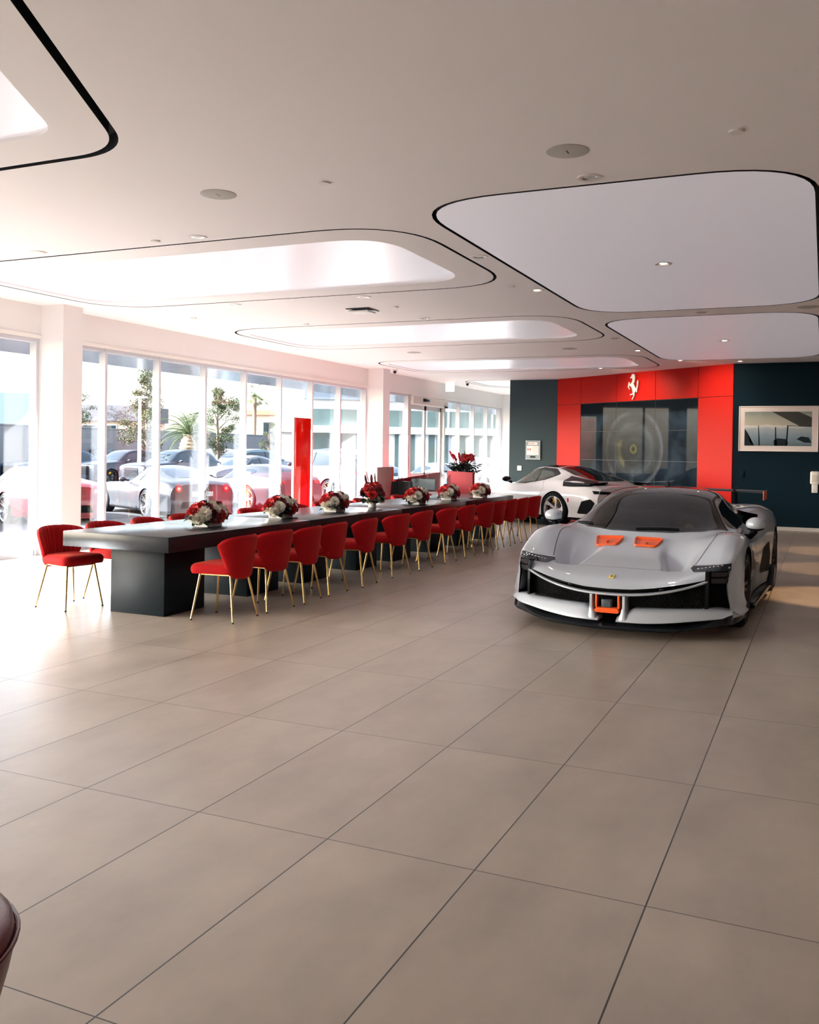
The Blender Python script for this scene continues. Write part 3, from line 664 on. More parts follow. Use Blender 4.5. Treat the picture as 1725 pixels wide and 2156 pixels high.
mb = MB(); mb.tube([(0,0,.93), (.03,0,1.3), (.05,0,1.52)], [.02,.03,.012], 8); mb.build('green_bud', principled('green_bud', (.06,.16,.05), rough=.5), t_)

# ================================================================ things on the back walls
def on_red(x, z, out=0.0): return Vector((PA.x, PA.y, 0))+DD*x+NN*out+Vector((0,0,z))
# video wall
vw = empty('video_wall', (0,0,0), 0, 'dark glossy video wall of nine screens framed by the red wall', 'video wall'); vw.matrix_world = MR
def screen_mat():
    m, t, o = nt('video_screen'); N = t.nodes; L = t.links
    p = N.new('ShaderNodeBsdfPrincipled'); p.inputs['Base Color'].default_value = (.004,.007,.010,1); p.inputs['Roughness'].default_value = .03; p.inputs['Specular IOR Level'].default_value = .07
    tc = N.new('ShaderNodeTexCoord'); sp = N.new('ShaderNodeSeparateXYZ'); L.new(tc.outputs['Object'], sp.inputs[0])
    def M2(op, a, b=None, c=None):
        n = N.new('ShaderNodeMath'); n.operation = op
        for i, x in enumerate((a, b, c)):
            if x is None: continue
            if isinstance(x, (int, float)): n.inputs[i].default_value = x
            else: L.new(x, n.inputs[i])
        return n.outputs[0]
    X_ = M2('SUBTRACT', sp.outputs[0], 2.72); Z_ = M2('SUBTRACT', sp.outputs[2], 1.62)
    X2 = M2('MULTIPLY', X_, 1.0); r_ = M2('SQRT', M2('ADD', M2('MULTIPLY', X2, X2), M2('MULTIPLY', Z_, Z_)))
    cr = N.new('ShaderNodeValToRGB'); e = cr.color_ramp.elements
    stops = [(0,(.012,.02,.02)), (.028,(.012,.02,.02)), (.03,(.30,.30,.05)), (.062,(.34,.33,.06)), (.066,(.02,.025,.03)), (.13,(.05,.065,.07)), (.2,(.03,.04,.05)), (.34,(.11,.13,.14)), (.37,(.05,.06,.07)), (.44,(.02,.03,.035)), (.50,(.13,.14,.15)), (.53,(.015,.02,.03)), (.63,(.02,.03,.04)), (.70,(.05,.07,.085)), (1,(.035,.055,.07))]
    e[0].position, e[0].color = 0, stops[0][1]+(1,); e[1].position, e[1].color = 1, stops[-1][1]+(1,)
    for ps, c in stops[1:-1]: k = e.new(ps); k.color = c+(1,)
    L.new(M2('MULTIPLY', r_, .56), cr.inputs[0])
    nz = N.new('ShaderNodeTexNoise'); nz.inputs['Scale'].default_value = 1.3; nz.inputs['Detail'].default_value = 4; nz.inputs['Distortion'].default_value = 1.5; L.new(tc.outputs['Object'], nz.inputs['Vector'])
    ml = N.new('ShaderNodeMapRange'); ml.inputs[1].default_value = .35; ml.inputs[2].default_value = .7; ml.inputs[3].default_value = .35; ml.inputs[4].default_value = 1.7; L.new(nz.outputs[0], ml.inputs[0])
    # dark top band
    tb = N.new('ShaderNodeMapRange'); tb.inputs[1].default_value = 2.50; tb.inputs[2].default_value = 2.42; tb.inputs[3].default_value = .12; tb.inputs[4].default_value = 1; L.new(sp.outputs[2], tb.inputs[0])
    # left maroon band, yellow brake arc
    mar = M2('LESS_THAN', sp.outputs[0], 1.42); mz = M2('MULTIPLY', mar, M2('MULTIPLY', M2('LESS_THAN', sp.outputs[2], 2.38), M2('GREATER_THAN', sp.outputs[2], 1.32)))
    mx = N.new('ShaderNodeMix'); mx.data_type = 'RGBA'; L.new(mz, mx.inputs[0]); L.new(cr.outputs[0], mx.inputs[6]); mx.inputs[7].default_value = (.10,.02,.035,1)
    ar = M2('MULTIPLY', M2('MULTIPLY', M2('GREATER_THAN', r_, .40), M2('LESS_THAN', r_, .53)), M2('MULTIPLY', M2('LESS_THAN', X_, -.28), M2('LESS_THAN', Z_, .22)))
    mx2 = N.new('ShaderNodeMix'); mx2.data_type = 'RGBA'; L.new(ar, mx2.inputs[0]); L.new(mx.outputs[2], mx2.inputs[6]); mx2.inputs[7].default_value = (.30,.26,.10,1)
    L.new(mx2.outputs[2], p.inputs['Emission Color']); L.new(M2('MULTIPLY', ml.outputs[0], M2('MULTIPLY', tb.outputs[0], .10)), p.inputs['Emission Strength'])
    L.new(p.outputs[0], o.inputs[0]); return m
M_scr = screen_mat()
for i in range(3):
    for j in range(3):
        x0 = .89+1.2467*i; z0 = .66+.6925*j
        c_ = MB().box(x0, x0+1.2467, .0, .018, z0, z0+.6925).build('screen_body', M_black, vw, smooth=0)
        MB().box(x0+.006, x0+1.2407, .018, .02, z0+.005, z0+.6875).build('screen', M_scr, c_, smooth=0)
# horse emblem
HP = [(.455,.985),(.47,1.0),(.50,.99),(.53,.985),(.56,.995),(.60,.98),(.61,.955),(.64,.945),(.625,.92),(.66,.905),(.635,.88),(.665,.86),(.635,.84),(.665,.815),(.63,.80),(.66,.775),(.62,.76),(.65,.735),(.61,.715),(.635,.69),(.60,.675),(.615,.64),(.57,.64),(.55,.62),(.60,.56),(.645,.50),(.68,.45),(.70,.42),(.735,.44),(.77,.48),(.79,.54),(.795,.60),(.785,.66),(.805,.71),(.83,.745),(.855,.71),(.87,.65),(.855,.58),(.845,.50),(.815,.42),(.79,.37),(.785,.30),(.76,.25),(.74,.30),(.735,.37),(.705,.35),(.69,.31),(.66,.27),(.62,.235),(.62,.21),(.63,.16),(.60,.10),(.55,.04),(.52,.0),(.47,.005),(.50,.05),(.54,.10),(.57,.15),(.565,.19),(.52,.205),(.45,.185),(.38,.165),(.35,.19),(.36,.215),(.45,.22),(.52,.24),(.52,.30),(.49,.38),(.46,.44),(.42,.50),(.36,.53),(.30,.555),(.285,.59),(.27,.55),(.275,.48),(.30,.43),(.32,.40),(.30,.375),(.27,.42),(.245,.48),(.24,.53),(.20,.49),(.19,.51),(.225,.59),(.24,.65),(.27,.69),(.31,.68),(.32,.65),(.31,.62),(.35,.60),(.40,.63),(.44,.66),(.47,.70),(.49,.76),(.495,.81),(.47,.835),(.44,.835),(.40,.825),(.36,.83),(.35,.86),(.37,.88),(.40,.885),(.42,.91),(.435,.95)]
def horse(name, M_, mat, parent, h, depth, W_=.72):
    mb = bmesh.new(); vs = [mb.verts.new(((x-.55)*h*W_, (z-.5)*h, 0)) for x, z in HP]
    f = mb.faces.new(vs); g = bmesh.ops.triangulate(mb, faces=[f])
    r_ = bmesh.ops.extrude_face_region(mb, geom=mb.faces[:]); 
    for v in [e_ for e_ in r_['geom'] if isinstance(e_, bmesh.types.BMVert)]: v.co.z += depth
    bmesh.ops.recalc_face_normals(mb, faces=mb.faces)
    for v in mb.verts: v.co = M_ @ v.co
    me = bpy.data.meshes.new(name); mb.to_mesh(me); mb.free(); me.materials.append(mat); o = bpy.data.objects.new(name, me); COL.objects.link(o)
    if parent: o.parent = parent
    return o
M_emb = principled('polished_emblem', (.85,.84,.83), rough=.3, metal=.15)
base = Matrix(((DD.x, 0, NN.x, 0), (DD.y, 0, NN.y, 0), (0,1,0,0), (0,0,0,1)))
o = horse('horse_emblem', Matrix.Translation(on_red(2.74, 3.075, .05)) @ base, M_emb, None, .60, .03, .82); tag(o, 'silver prancing horse emblem mounted on the red wall above the screens', 'emblem')
# picture
t_ = empty('framed_picture', (0, 20.3, 0), 0, 'large landscape photograph of a modern building in a white frame on the dark wall', 'picture')
x0, x1, z0, z1 = -1.64, -.13, 1.60, 2.525
f = MB()
for a in ((x0, x1, z1-.018, z1), (x0, x1, z0, z0+.018), (x0, x0+.018, z0, z1), (x1-.018, x1, z0, z1)): f.rbox(a[0], a[1], -.04, 0, a[2], a[3], .003)
f.build('frame', principled('pale_frame', (.72,.66,.66), rough=.35), t_)
MB().box(x0+.018, x1-.018, -.03, -.02, z0+.018, z1-.018).build('mat_board', principled('mat_board', (.68,.62,.63), rough=.5), t_, smooth=0)
def pic_mat():
    m, t, o = nt('photo_print'); N = t.nodes; L = t.links; p = N.new('ShaderNodeBsdfPrincipled'); p.inputs['Roughness'].default_value = .08
    tc = N.new('ShaderNodeTexCoord'); sp = N.new('ShaderNodeSeparateXYZ'); L.new(tc.outputs['Object'], sp.inputs[0])
    cr = N.new('ShaderNodeValToRGB'); cr.color_ramp.interpolation = 'LINEAR'; e = cr.color_ramp.elements
    e[0].position, e[0].color = 0, (.10,.15,.19,1); e[1].position, e[1].color = 1, (.22,.27,.26,1)
    for ps, c in ((.3,(.22,.30,.38)), (.5,(.34,.40,.46)), (.58,(.62,.63,.62)), (.61,(.44,.43,.37)), (.8,(.36,.37,.33))): k = e.new(ps); k.color = c+(1,)
    mr = N.new('ShaderNodeMapRange'); mr.inputs[1].default_value = z0+.115; mr.inputs[2].default_value = z1-.115; L.new(sp.outputs[2], mr.inputs[0])
    nz = N.new('ShaderNodeTexNoise'); nz.inputs['Scale'].default_value = 6; nz.inputs['Detail'].default_value = 6; L.new(tc.outputs['Object'], nz.inputs['Vector'])
    ad = N.new('ShaderNodeMath'); ad.operation = 'MULTIPLY_ADD'; L.new(nz.outputs[0], ad.inputs[0]); ad.inputs[1].default_value = .12; 
    sb = N.new('ShaderNodeMath'); sb.operation = 'SUBTRACT'; L.new(mr.outputs[0], sb.inputs[0]); sb.inputs[1].default_value = .06; L.new(sb.outputs[0], ad.inputs[2]); L.new(ad.outputs[0], cr.inputs[0])
    L.new(cr.outputs[0], p.inputs['Base Color']); L.new(p.outputs[0], o.inputs[0]); return m
px0, px1, pz0, pz1 = x0+.115, x1-.125, z0+.115, z1-.115
pr_ = MB().box(px0, px1, -.034, -.030, pz0, pz1).build('photo_print', pic_mat(), t_, smooth=0)
M_ink = principled('print_dark', (.012,.02,.026), rough=.1); M_ink2 = principled('print_grey', (.05,.055,.055), rough=.1)
def U(a, b): return (px0+(px1-px0)*a, pz0+(pz1-pz0)*b)
def inkpoly(P, m, d):
    b = bmesh.new(); vs = [b.verts.new((U(x, z)[0], -.034-d, U(x, z)[1])) for x, z in P]; f = b.faces.new(vs); bmesh.ops.triangulate(b, faces=[f]); mb = MB(); mb.addbm(b); return mb
inkpoly([(.41,1),(.80,1),(1,.83),(1,.56),(.82,.58)], M_ink2, .0006).build('printed_roof', M_ink2, pr_, smooth=0)
b = MB()
for P in ([(.205,.6),(.215,.6),(.24,0),(.215,0)], [(.46,.55),(.475,.55),(.49,0),(.46,0)], [(.64,.6),(.66,.6),(.645,0),(.62,0)], [(0,.5),(.04,.4),(.08,.1),(.15,0),(0,0)], [(.45,.0),(.44,.15),(.5,.22),(.62,.2),(.66,.1),(.64,0)], [(.78,.2),(.85,.28),(.96,.25),(1,.1),(.9,.1)], [(.64,.6),(1,.57),(1,.555),(.64,.58)]):
    inkpoly(P, M_ink, .001).build('printed_shape', M_ink, pr_, smooth=0)
# switch plates, dispenser, plaque
o = MB().rbox(-1.60, -1.52, 20.28, 20.30, 1.06, 1.19, .006).build('dark_switch_plate', M_dark); tag(o, 'small dark switch plate on the dark wall below the picture', 'switch')
o = MB().rbox(-7.395, -7.275, 23.43, 23.45, 1.03, 1.155, .006).build('light_switch', M_white); tag(o, 'square white light switch on the grey wall left of the white coupe', 'switch')
t_ = empty('hand_sanitizer_dispenser', (-.18, 20.3, .78), 0, 'white hand sanitizer dispenser on the dark wall at the right edge', 'dispenser')
MB().rbox(-.085, .085, -.11, 0, .17, .43, .03).build('housing', M_white, t_); MB().rbox(-.055, .06, -.09, -.01, 0, .18, .012).build('drip_cup', principled('cup_clear', (.7,.7,.72), rough=.2), t_); MB().rbox(-.05, .05, -.115, -.108, .22, .36, .003).build('front_plate', principled('plate_grey', (.6,.58,.56), rough=.4), t_)
t_ = empty('wall_plaque', (-6.97, 23.45, 1.57), 0, 'clear acrylic plaque with two white cards and a dark nameplate on the grey wall', 'plaque')
MB().rbox(-.20, .20, -.04, -.032, -.25, .25, .002, n=1).build('acrylic_sheet', principled('acrylic', (.30,.36,.38), rough=.08), t_)
MB().box(-.12, .12, -.045, -.041, .135, .205).build('title_card', M_white, t_, smooth=0); MB().box(-.165, .155, -.045, -.041, -.125, .11).build('text_card', M_white, t_, smooth=0); MB().rbox(-.07, .07, -.052, -.041, -.20, -.155, .002, n=1).build('nameplate', M_black, t_)
M_pr = principled('print_red', (.6,.08,.06), rough=.6); M_pg = principled('print_line', (.55,.54,.55), rough=.6)
b = MB(); b.box(-.095, .04, -.0465, -.0452, .155, .18); b.build('title_text', principled('print_pink', (.75,.35,.3), rough=.6), t_, smooth=0)
b = MB()
for k in range(9): b.box(-.01, .14, -.0462, -.0452, .075-.02*k, .082-.02*k)
b.build('text_lines', M_pg, t_, smooth=0); b = MB(); b.box(-.145, -.115, -.0462, -.0452, -.01, .045); b.box(-.09, -.055, -.0462, -.0452, -.01, .04); b.build('small_photo', M_pr, t_, smooth=0)
for x, z in ((-.18,.23),(.18,.23),(-.18,-.23),(.18,-.23)): MB().lathe([(0,.05),(.014,.05),(.016,.04),(.016,0)], 12, M=Matrix.Translation((x,0,z)) @ Matrix.Rotation(R(90),4,'X')).build('standoff', M_frame, t_)

# ================================================================ foreground chair
M_lea = principled('burgundy_leather', (.12,.002,.008), rough=.35, spec=.3, coat=.08, coat_r=.25, bump=.1, bscale=180)
t_ = empty('tub_armchair', (-1.77, 1.09, 0), R(-10), 'burgundy leather tub chair cut off at the lower left corner', 'armchair')
def tub(r0_, r1_, z0_, z1_, th, a0, a1, n=40):
    b = MB(); rows = []
    for i in range(n+1):
        a = R(a0+(a1-a0)*i/n); e = math.sin(PI*min(1, max(0, i/n)))**.25
        zt = z1_*(.86+.14*math.sin(PI*i/n)); prof = []
        for r_, z_ in [(r0_,z0_), (r1_-.045,zt*.6), (r1_-.008,zt*.83), (r1_+.004,zt-.04), (r1_-.004,zt-.008), (r1_-th*.3,zt), (r1_-th*.7,zt-.002), (r1_-th+.006,zt-.012), (r1_-th,zt-.035), (r0_-th,z0_+.12), (r0_-th,z0_)]:
            prof.append((r_*math.cos(a), r_*math.sin(a)*.95, z_))
        rows.append(prof)
    b.grid(rows, cv=True); m_ = len(rows[0]); b.f.append(tuple(range(m_))); b.m.append(0); b.f.append(tuple(range(n*m_, (n+1)*m_))[::-1]); b.m.append(0)
    return b
tub(.29, .425, .22, .58, .07, -125, 125).build('shell', M_lea, t_, smooth=60, fixn=True)
MB().lathe([(0,.20), (.27,.20), (.30,.23), (.31,.30), (.30,.36), (.26,.385), (0,.39)], 40).build('seat_cushion', M_lea, t_, smooth=60)
b = MB(); b.tube([(.432*math.cos(R(a)), .432*.95*math.sin(R(a)), .58*(.86+.14*math.sin(PI*(a+125)/250))-.03) for a in range(-122, 123, 6)], .005, 8); b.build('piping', M_lea, t_)
for a in (45, 135, 225, 315): MB().tube([(.22*math.cos(R(a)), .22*math.sin(R(a)), .21), (.25*math.cos(R(a)), .25*math.sin(R(a)), 0)], [.018,.012], 10).build('leg', M_black, t_)
# ================================================================ cars: shared tools
M_tyre = principled('tyre_rubber', (.006,.006,.008), rough=.7, spec=.2, bump=.1, bscale=60)
M_rimd = principled('dark_rim', (.02,.02,.024), rough=.3, metal=.3, spec=.3)
M_rims = principled('silver_rim', (.62,.62,.64), rough=.22, metal=.9)
M_disc = principled('brake_disc_metal', (.22,.21,.20), rough=.35, metal=.8)
M_cal_y = principled('yellow_caliper', (.85,.42,.02), rough=.35)
M_cal_o = principled('orange_caliper', (.8,.12,.02), rough=.35)
M_carbon = principled('black_carbon', (.004,.006,.009), rough=.22, spec=.3, coat=.1)
M_under = principled('matt_black_plastic', (.002,.003,.005), rough=.6, spec=.12)
M_seal = principled('panel_gap', (.004,.004,.004), rough=.9)
M_wind = principled('dark_car_glass', (.01,.013,.013), rough=.04, spec=.7, coat=.6, coat_r=.02)
M_lens = principled('lamp_lens', (.006,.01,.016), rough=.05, spec=.5, coat=.2, coat_r=.02)
M_led = principled('lamp_chrome', (.7,.75,.8), rough=.15, metal=.9)
M_tail = principled('tail_lamp_red', (.45,.01,.01), rough=.15, coat=.6)
def loft(rows, nu=6, nv=5, deform=None):
    """rows: list of rows, each a list of (v, u, z) for the half section; returns dense grid of Vectors for the half body"""
    A = [crom(r_, nv) for r_ in rows]
    cols = [crom([A[i][j] for i in range(len(A))], nu) for j in range(len(A[0]))]
    G = [[Vector(cols[j][i]) for j in range(len(cols))] for i in range(len(cols[0]))]
    if deform: G = [[deform(p) for p in r_] for r_ in G]
    return G
def body_mesh(G, name, mats, black_below=.17, cap_front=None):
    """mirror the half grid, cap both ends (planar fan strips), close along the centre line"""
    n = len(G[0]); m = len(G); b = bmesh.new(); V = []
    for i in range(m):
        ring = [b.verts.new(p) for p in G[i]]
        mir = [b.verts.new((-p.x, p.y, p.z)) if abs(p.x) > 1e-6 else ring[j] for j, p in enumerate(G[i])]
        V.append((ring, mir))
    def q(*vs):
        u_ = []
        for v in vs:
            if v not in u_: u_.append(v)
        if len(u_) >= 3:
            try: return b.faces.new(u_)
            except ValueError: return None
    for i in range(m-1):
        for j in range(n-1):
            q(V[i][0][j], V[i][0][j+1], V[i+1][0][j+1], V[i+1][0][j])
            q(V[i][1][j], V[i+1][1][j], V[i+1][1][j+1], V[i][1][j+1])
    for i in (0, m-1):
        R_, L_ = V[i]; k = 0
        while k < n-1-k-1:
            q(R_[k], R_[k+1], R_[n-2-k], R_[n-1-k]); q(L_[k+1], L_[k], L_[n-1-k], L_[n-2-k]); k += 1
    bmesh.ops.remove_doubles(b, verts=b.verts, dist=1e-5)
    bmesh.ops.recalc_face_normals(b, faces=b.faces)
    for f in b.faces:
        c = f.calc_center_median(); f.material_index = 1 if c.z < black_below else 0; f.smooth = True
    me = bpy.data.meshes.new(name); b.to_mesh(me); b.free()
    for mt_ in mats: me.materials.append(mt_)
    me.set_sharp_from_angle(angle=R(38))
    return me
def obj_from(me, name, parent=None):
    o = bpy.data.objects.new(name, me); COL.objects.link(o)
    if parent: o.parent = parent
    return o
def bvh_of(me):
    return BVHTree.FromPolygons([v.co.copy() for v in me.vertices], [tuple(p.vertices) for p in me.polygons])
def cut(me, cutters):
    """boolean difference of me with cutter MBs (material index per face of the cutter must match me's slots)"""
    o = bpy.data.objects.new('tmp', me); COL.objects.link(o); tmps = []
    for c in cutters:
        cm = c.mesh('cut', [m for m in me.materials], 0)
        bb = bmesh.new(); bb.from_mesh(cm); bmesh.ops.recalc_face_normals(bb, faces=bb.faces); bb.to_mesh(cm); bb.free()
        co_ = bpy.data.objects.new('tmpc', cm); COL.objects.link(co_); tmps.append(co_)
        md = o.modifiers.new('b', 'BOOLEAN'); md.operation = 'DIFFERENCE'; md.object = co_; md.solver = 'EXACT'
    dg = bpy.context.evaluated_depsgraph_get(); dg.update()
    new = bpy.data.meshes.new_from_object(o.evaluated_get(dg))
    for x in tmps: bpy.data.objects.remove(x)
    bpy.data.objects.remove(o); new.set_sharp_from_angle(angle=R(38)); return new
def patch(bvh, poly, axis, off, name, mat, parent, step=.05, flip=1, inset=None, thick=0):
    """poly in the plane perpendicular to axis; projected on the body. axis: 'top' (v,u), 'side' (u,z), 'front' (v,z), 'rear' (v,z)"""
    b = bmesh.new(); vs = [b.verts.new((x, y, 0)) for x, y in poly]; b.faces.new(vs)
    xs_ = [p_[0] for p_ in poly]; ys_ = [p_[1] for p_ in poly]
    for k in range(1, int((max(xs_)-min(xs_))/step)+1):
        bmesh.ops.bisect_plane(b, geom=b.verts[:]+b.edges[:]+b.faces[:], plane_co=(min(xs_)+k*step, 0, 0), plane_no=(1,0,0))
    for k in range(1, int((max(ys_)-min(ys_))/step)+1):
        bmesh.ops.bisect_plane(b, geom=b.verts[:]+b.edges[:]+b.faces[:], plane_co=(0, min(ys_)+k*step, 0), plane_no=(0,1,0))
    bmesh.ops.triangulate(b, faces=[f for f in b.faces if len(f.verts) > 4])
    for v in b.verts:
        x, y = v.co.x, v.co.y
        if axis == 'top': o_, d_ = Vector((x, y, 5)), Vector((0,0,-1))
        elif axis == 'side': o_, d_ = Vector((5*flip, x, y)), Vector((-flip,0,0))
        elif axis == 'front': o_, d_ = Vector((x, -5, y)), Vector((0,1,0))
        else: o_, d_ = Vector((x, 12, y)), Vector((0,-1,0))
        h, nrm, i_, dist = bvh.ray_cast(o_, d_)
        if h is None:
            h, nrm, i_, dist = bvh.find_nearest(o_+d_*5)
        if nrm.dot(d_) > 0: nrm = -nrm
        v.co = h+nrm*off
    bmesh.ops.recalc_face_normals(b, faces=b.faces)
    if b.faces:
        bf = b.faces[0]; s_ = sum(((f.normal.z if axis == 'top' else f.normal.x*flip if axis == 'side' else -f.normal.y if axis == 'front' else f.normal.y)*f.calc_area()) for f in b.faces)
        if s_ < 0: bmesh.ops.reverse_faces(b, faces=b.faces)
    if thick:
        r_ = bmesh.ops.solidify(b, geom=b.faces[:], thickness=thick)
    me = bpy.data.meshes.new(name); b.to_mesh(me); b.free(); me.materials.append(mat); me.polygons.foreach_set('use_smooth', [True]*len(me.polygons)); me.set_sharp_from_angle(angle=R(50))
    return obj_from(me, name, parent)
def seam(bvh, pts, axis, name, parent, w_=.004, off=.0015, flip=1, mat=None, n=8):
    pts = crom(pts, n) if len(pts) > 2 else [tuple(a+(b_-a)*k/12 for a, b_ in zip(pts[0], pts[1])) for k in range(13)]
    P = []
    for i, (x, y) in enumerate(pts):
        a = pts[max(i-1, 0)]; c = pts[min(i+1, len(pts)-1)]; tx, ty = c[0]-a[0], c[1]-a[1]; l = math.hypot(tx, ty) or 1; nx, ny = -ty/l*w_/2, tx/l*w_/2
        row = []
        for s_ in (-1, 1):
            X_, Y_ = x+nx*s_, y+ny*s_
            if axis == 'top': o_, d_ = Vector((X_, Y_, 5)), Vector((0,0,-1))
            elif axis == 'side': o_, d_ = Vector((5*flip, X_, Y_)), Vector((-flip,0,0))
            elif axis == 'front': o_, d_ = Vector((X_, -5, Y_)), Vector((0,1,0))
            else: o_, d_ = Vector((X_, 12, Y_)), Vector((0,-1,0))
            h, nrm, _, _ = bvh.ray_cast(o_, d_)
            if h is None: h, nrm, _, _ = bvh.find_nearest(o_+d_*5)
            if nrm.dot(d_) > 0: nrm = -nrm
            row.append(h+nrm*off)
        P.append(row)
    return MB().grid(P).build(name, mat or M_seal, parent, smooth=0)
def wheel(parent, v, u, r, wd, side, rim_m, spoke_m, cal_m, n=5, style='star', lip_m=None):
    """side: +1 outer face towards +v"""
    MX = Matrix.Translation((v, u, r)) @ Matrix.Rotation(R(90)*side, 4, 'Y')
    h = wd/2; ri = r*.77
    ty = MB().lathe([(ri-.01,-h*.92), (ri+.02,-h), (r-.035,-h*1.0), (r-.008,-h*.82), (r,-h*.5), (r,h*.5), (r-.008,h*.82), (r-.035,h*1.0), (ri+.02,h), (ri-.005,h*.94), (ri-.01,h*.5)], 48, M=MX).build('wheel', M_tyre, parent, smooth=35)
    rm = MB(); rm.lathe([(ri,h*.95), (ri-.006,h*.97), (ri-.016,h*.90), (ri-.03,h*.5), (ri-.035,-h*.6), (ri-.01,-h*.9)], 48, mi=2, M=MX)
    def P(rad, a, z): return (rad*math.cos(a), rad*math.sin(a), z)
    for k in range(n):
        a = 2*PI*k/n+.3
        if style == 'blade':    # broad twisted two-tone blades
            w0, w1, w2 = .20, .30, .12
            vs = [P(.05,a-w0*2,h*.55), P(.05,a+w0*2,h*.55), P(ri*.55,a+.16,h*.66), P(ri*.97,a+.30,h*.92), P(ri*.97,a-.06,h*.92), P(ri*.55,a-.14,h*.70)]
            vb = [(x, y, z-.03) for x, y, z in vs]
            rm.add([MX @ Vector(q_) for q_ in vs+vb], [(0,1,2,3,4,5)]+[(i, (i+1) % 6, 6+(i+1) % 6, 6+i) for i in range(6)], 1)
        else:
            for da in ((-.10, .10) if style == 'star' else (0,)):
                w0, w1 = .030/.06, .011/ri
                vs = [P(.055,a+da*.8-w0*.5,h*.50), P(.055,a+da*.8+w0*.5,h*.50), P(ri*.98,a+da*1.6+w1*1.4,h*.86), P(ri*.98,a+da*1.6-w1*1.4,h*.86)]
                vb = [(x, y, z-.025) for x, y, z in vs]
                rm.add([MX @ Vector(q_) for q_ in vs+vb], [(0,1,2,3)]+[(i, (i+1) % 4, 4+(i+1) % 4, 4+i) for i in range(4)], 1)
    rm.lathe([(0,h*.60), (.028,h*.60), (.032,h*.52), (.06,h*.50), (.065,h*.2)], 24, mi=1, M=MX)
    ro = rm.build('rim', [rim_m, spoke_m, lip_m or rim_m], ty, smooth=35, fixn=False)
    MB().lathe([(.02,-.01), (ri*.78,-.01), (ri*.78,.015), (.02,.015)], 36, M=MX).build('brake_disc', M_disc, ty)
    cb = MB(); rows = []
    for i in range(9):
        a = R(155+50*i/8)
        rows.append([P(ri*.52,a,-.035), P(ri*.52,a,.05), P(ri*.86,a,.055), P(ri*.86,a,-.035)])
    cb.grid([[MX @ Vector(q_) for q_ in r_] for r_ in rows], cv=True); cb.f += [(0,1,2,3), (32,35,34,33)]; cb.m += [0,0]
    cb.build('brake_caliper', cal_m, ty, fixn=True)
    return ty
def arc_cyl(v0, v1, u, z, r, mi, n=40):
    b = MB(); vs = []
    for v in (v0, v1):
        for k in range(n): vs.append((v, u+r*math.cos(2*PI*k/n), z+r*math.sin(2*PI*k/n)))
    b.add(vs, [tuple(range(n)), tuple(range(n, 2*n))[::-1]]+[(k, n+k, n+(k+1) % n, (k+1) % n) for k in range(n)], mi); return b

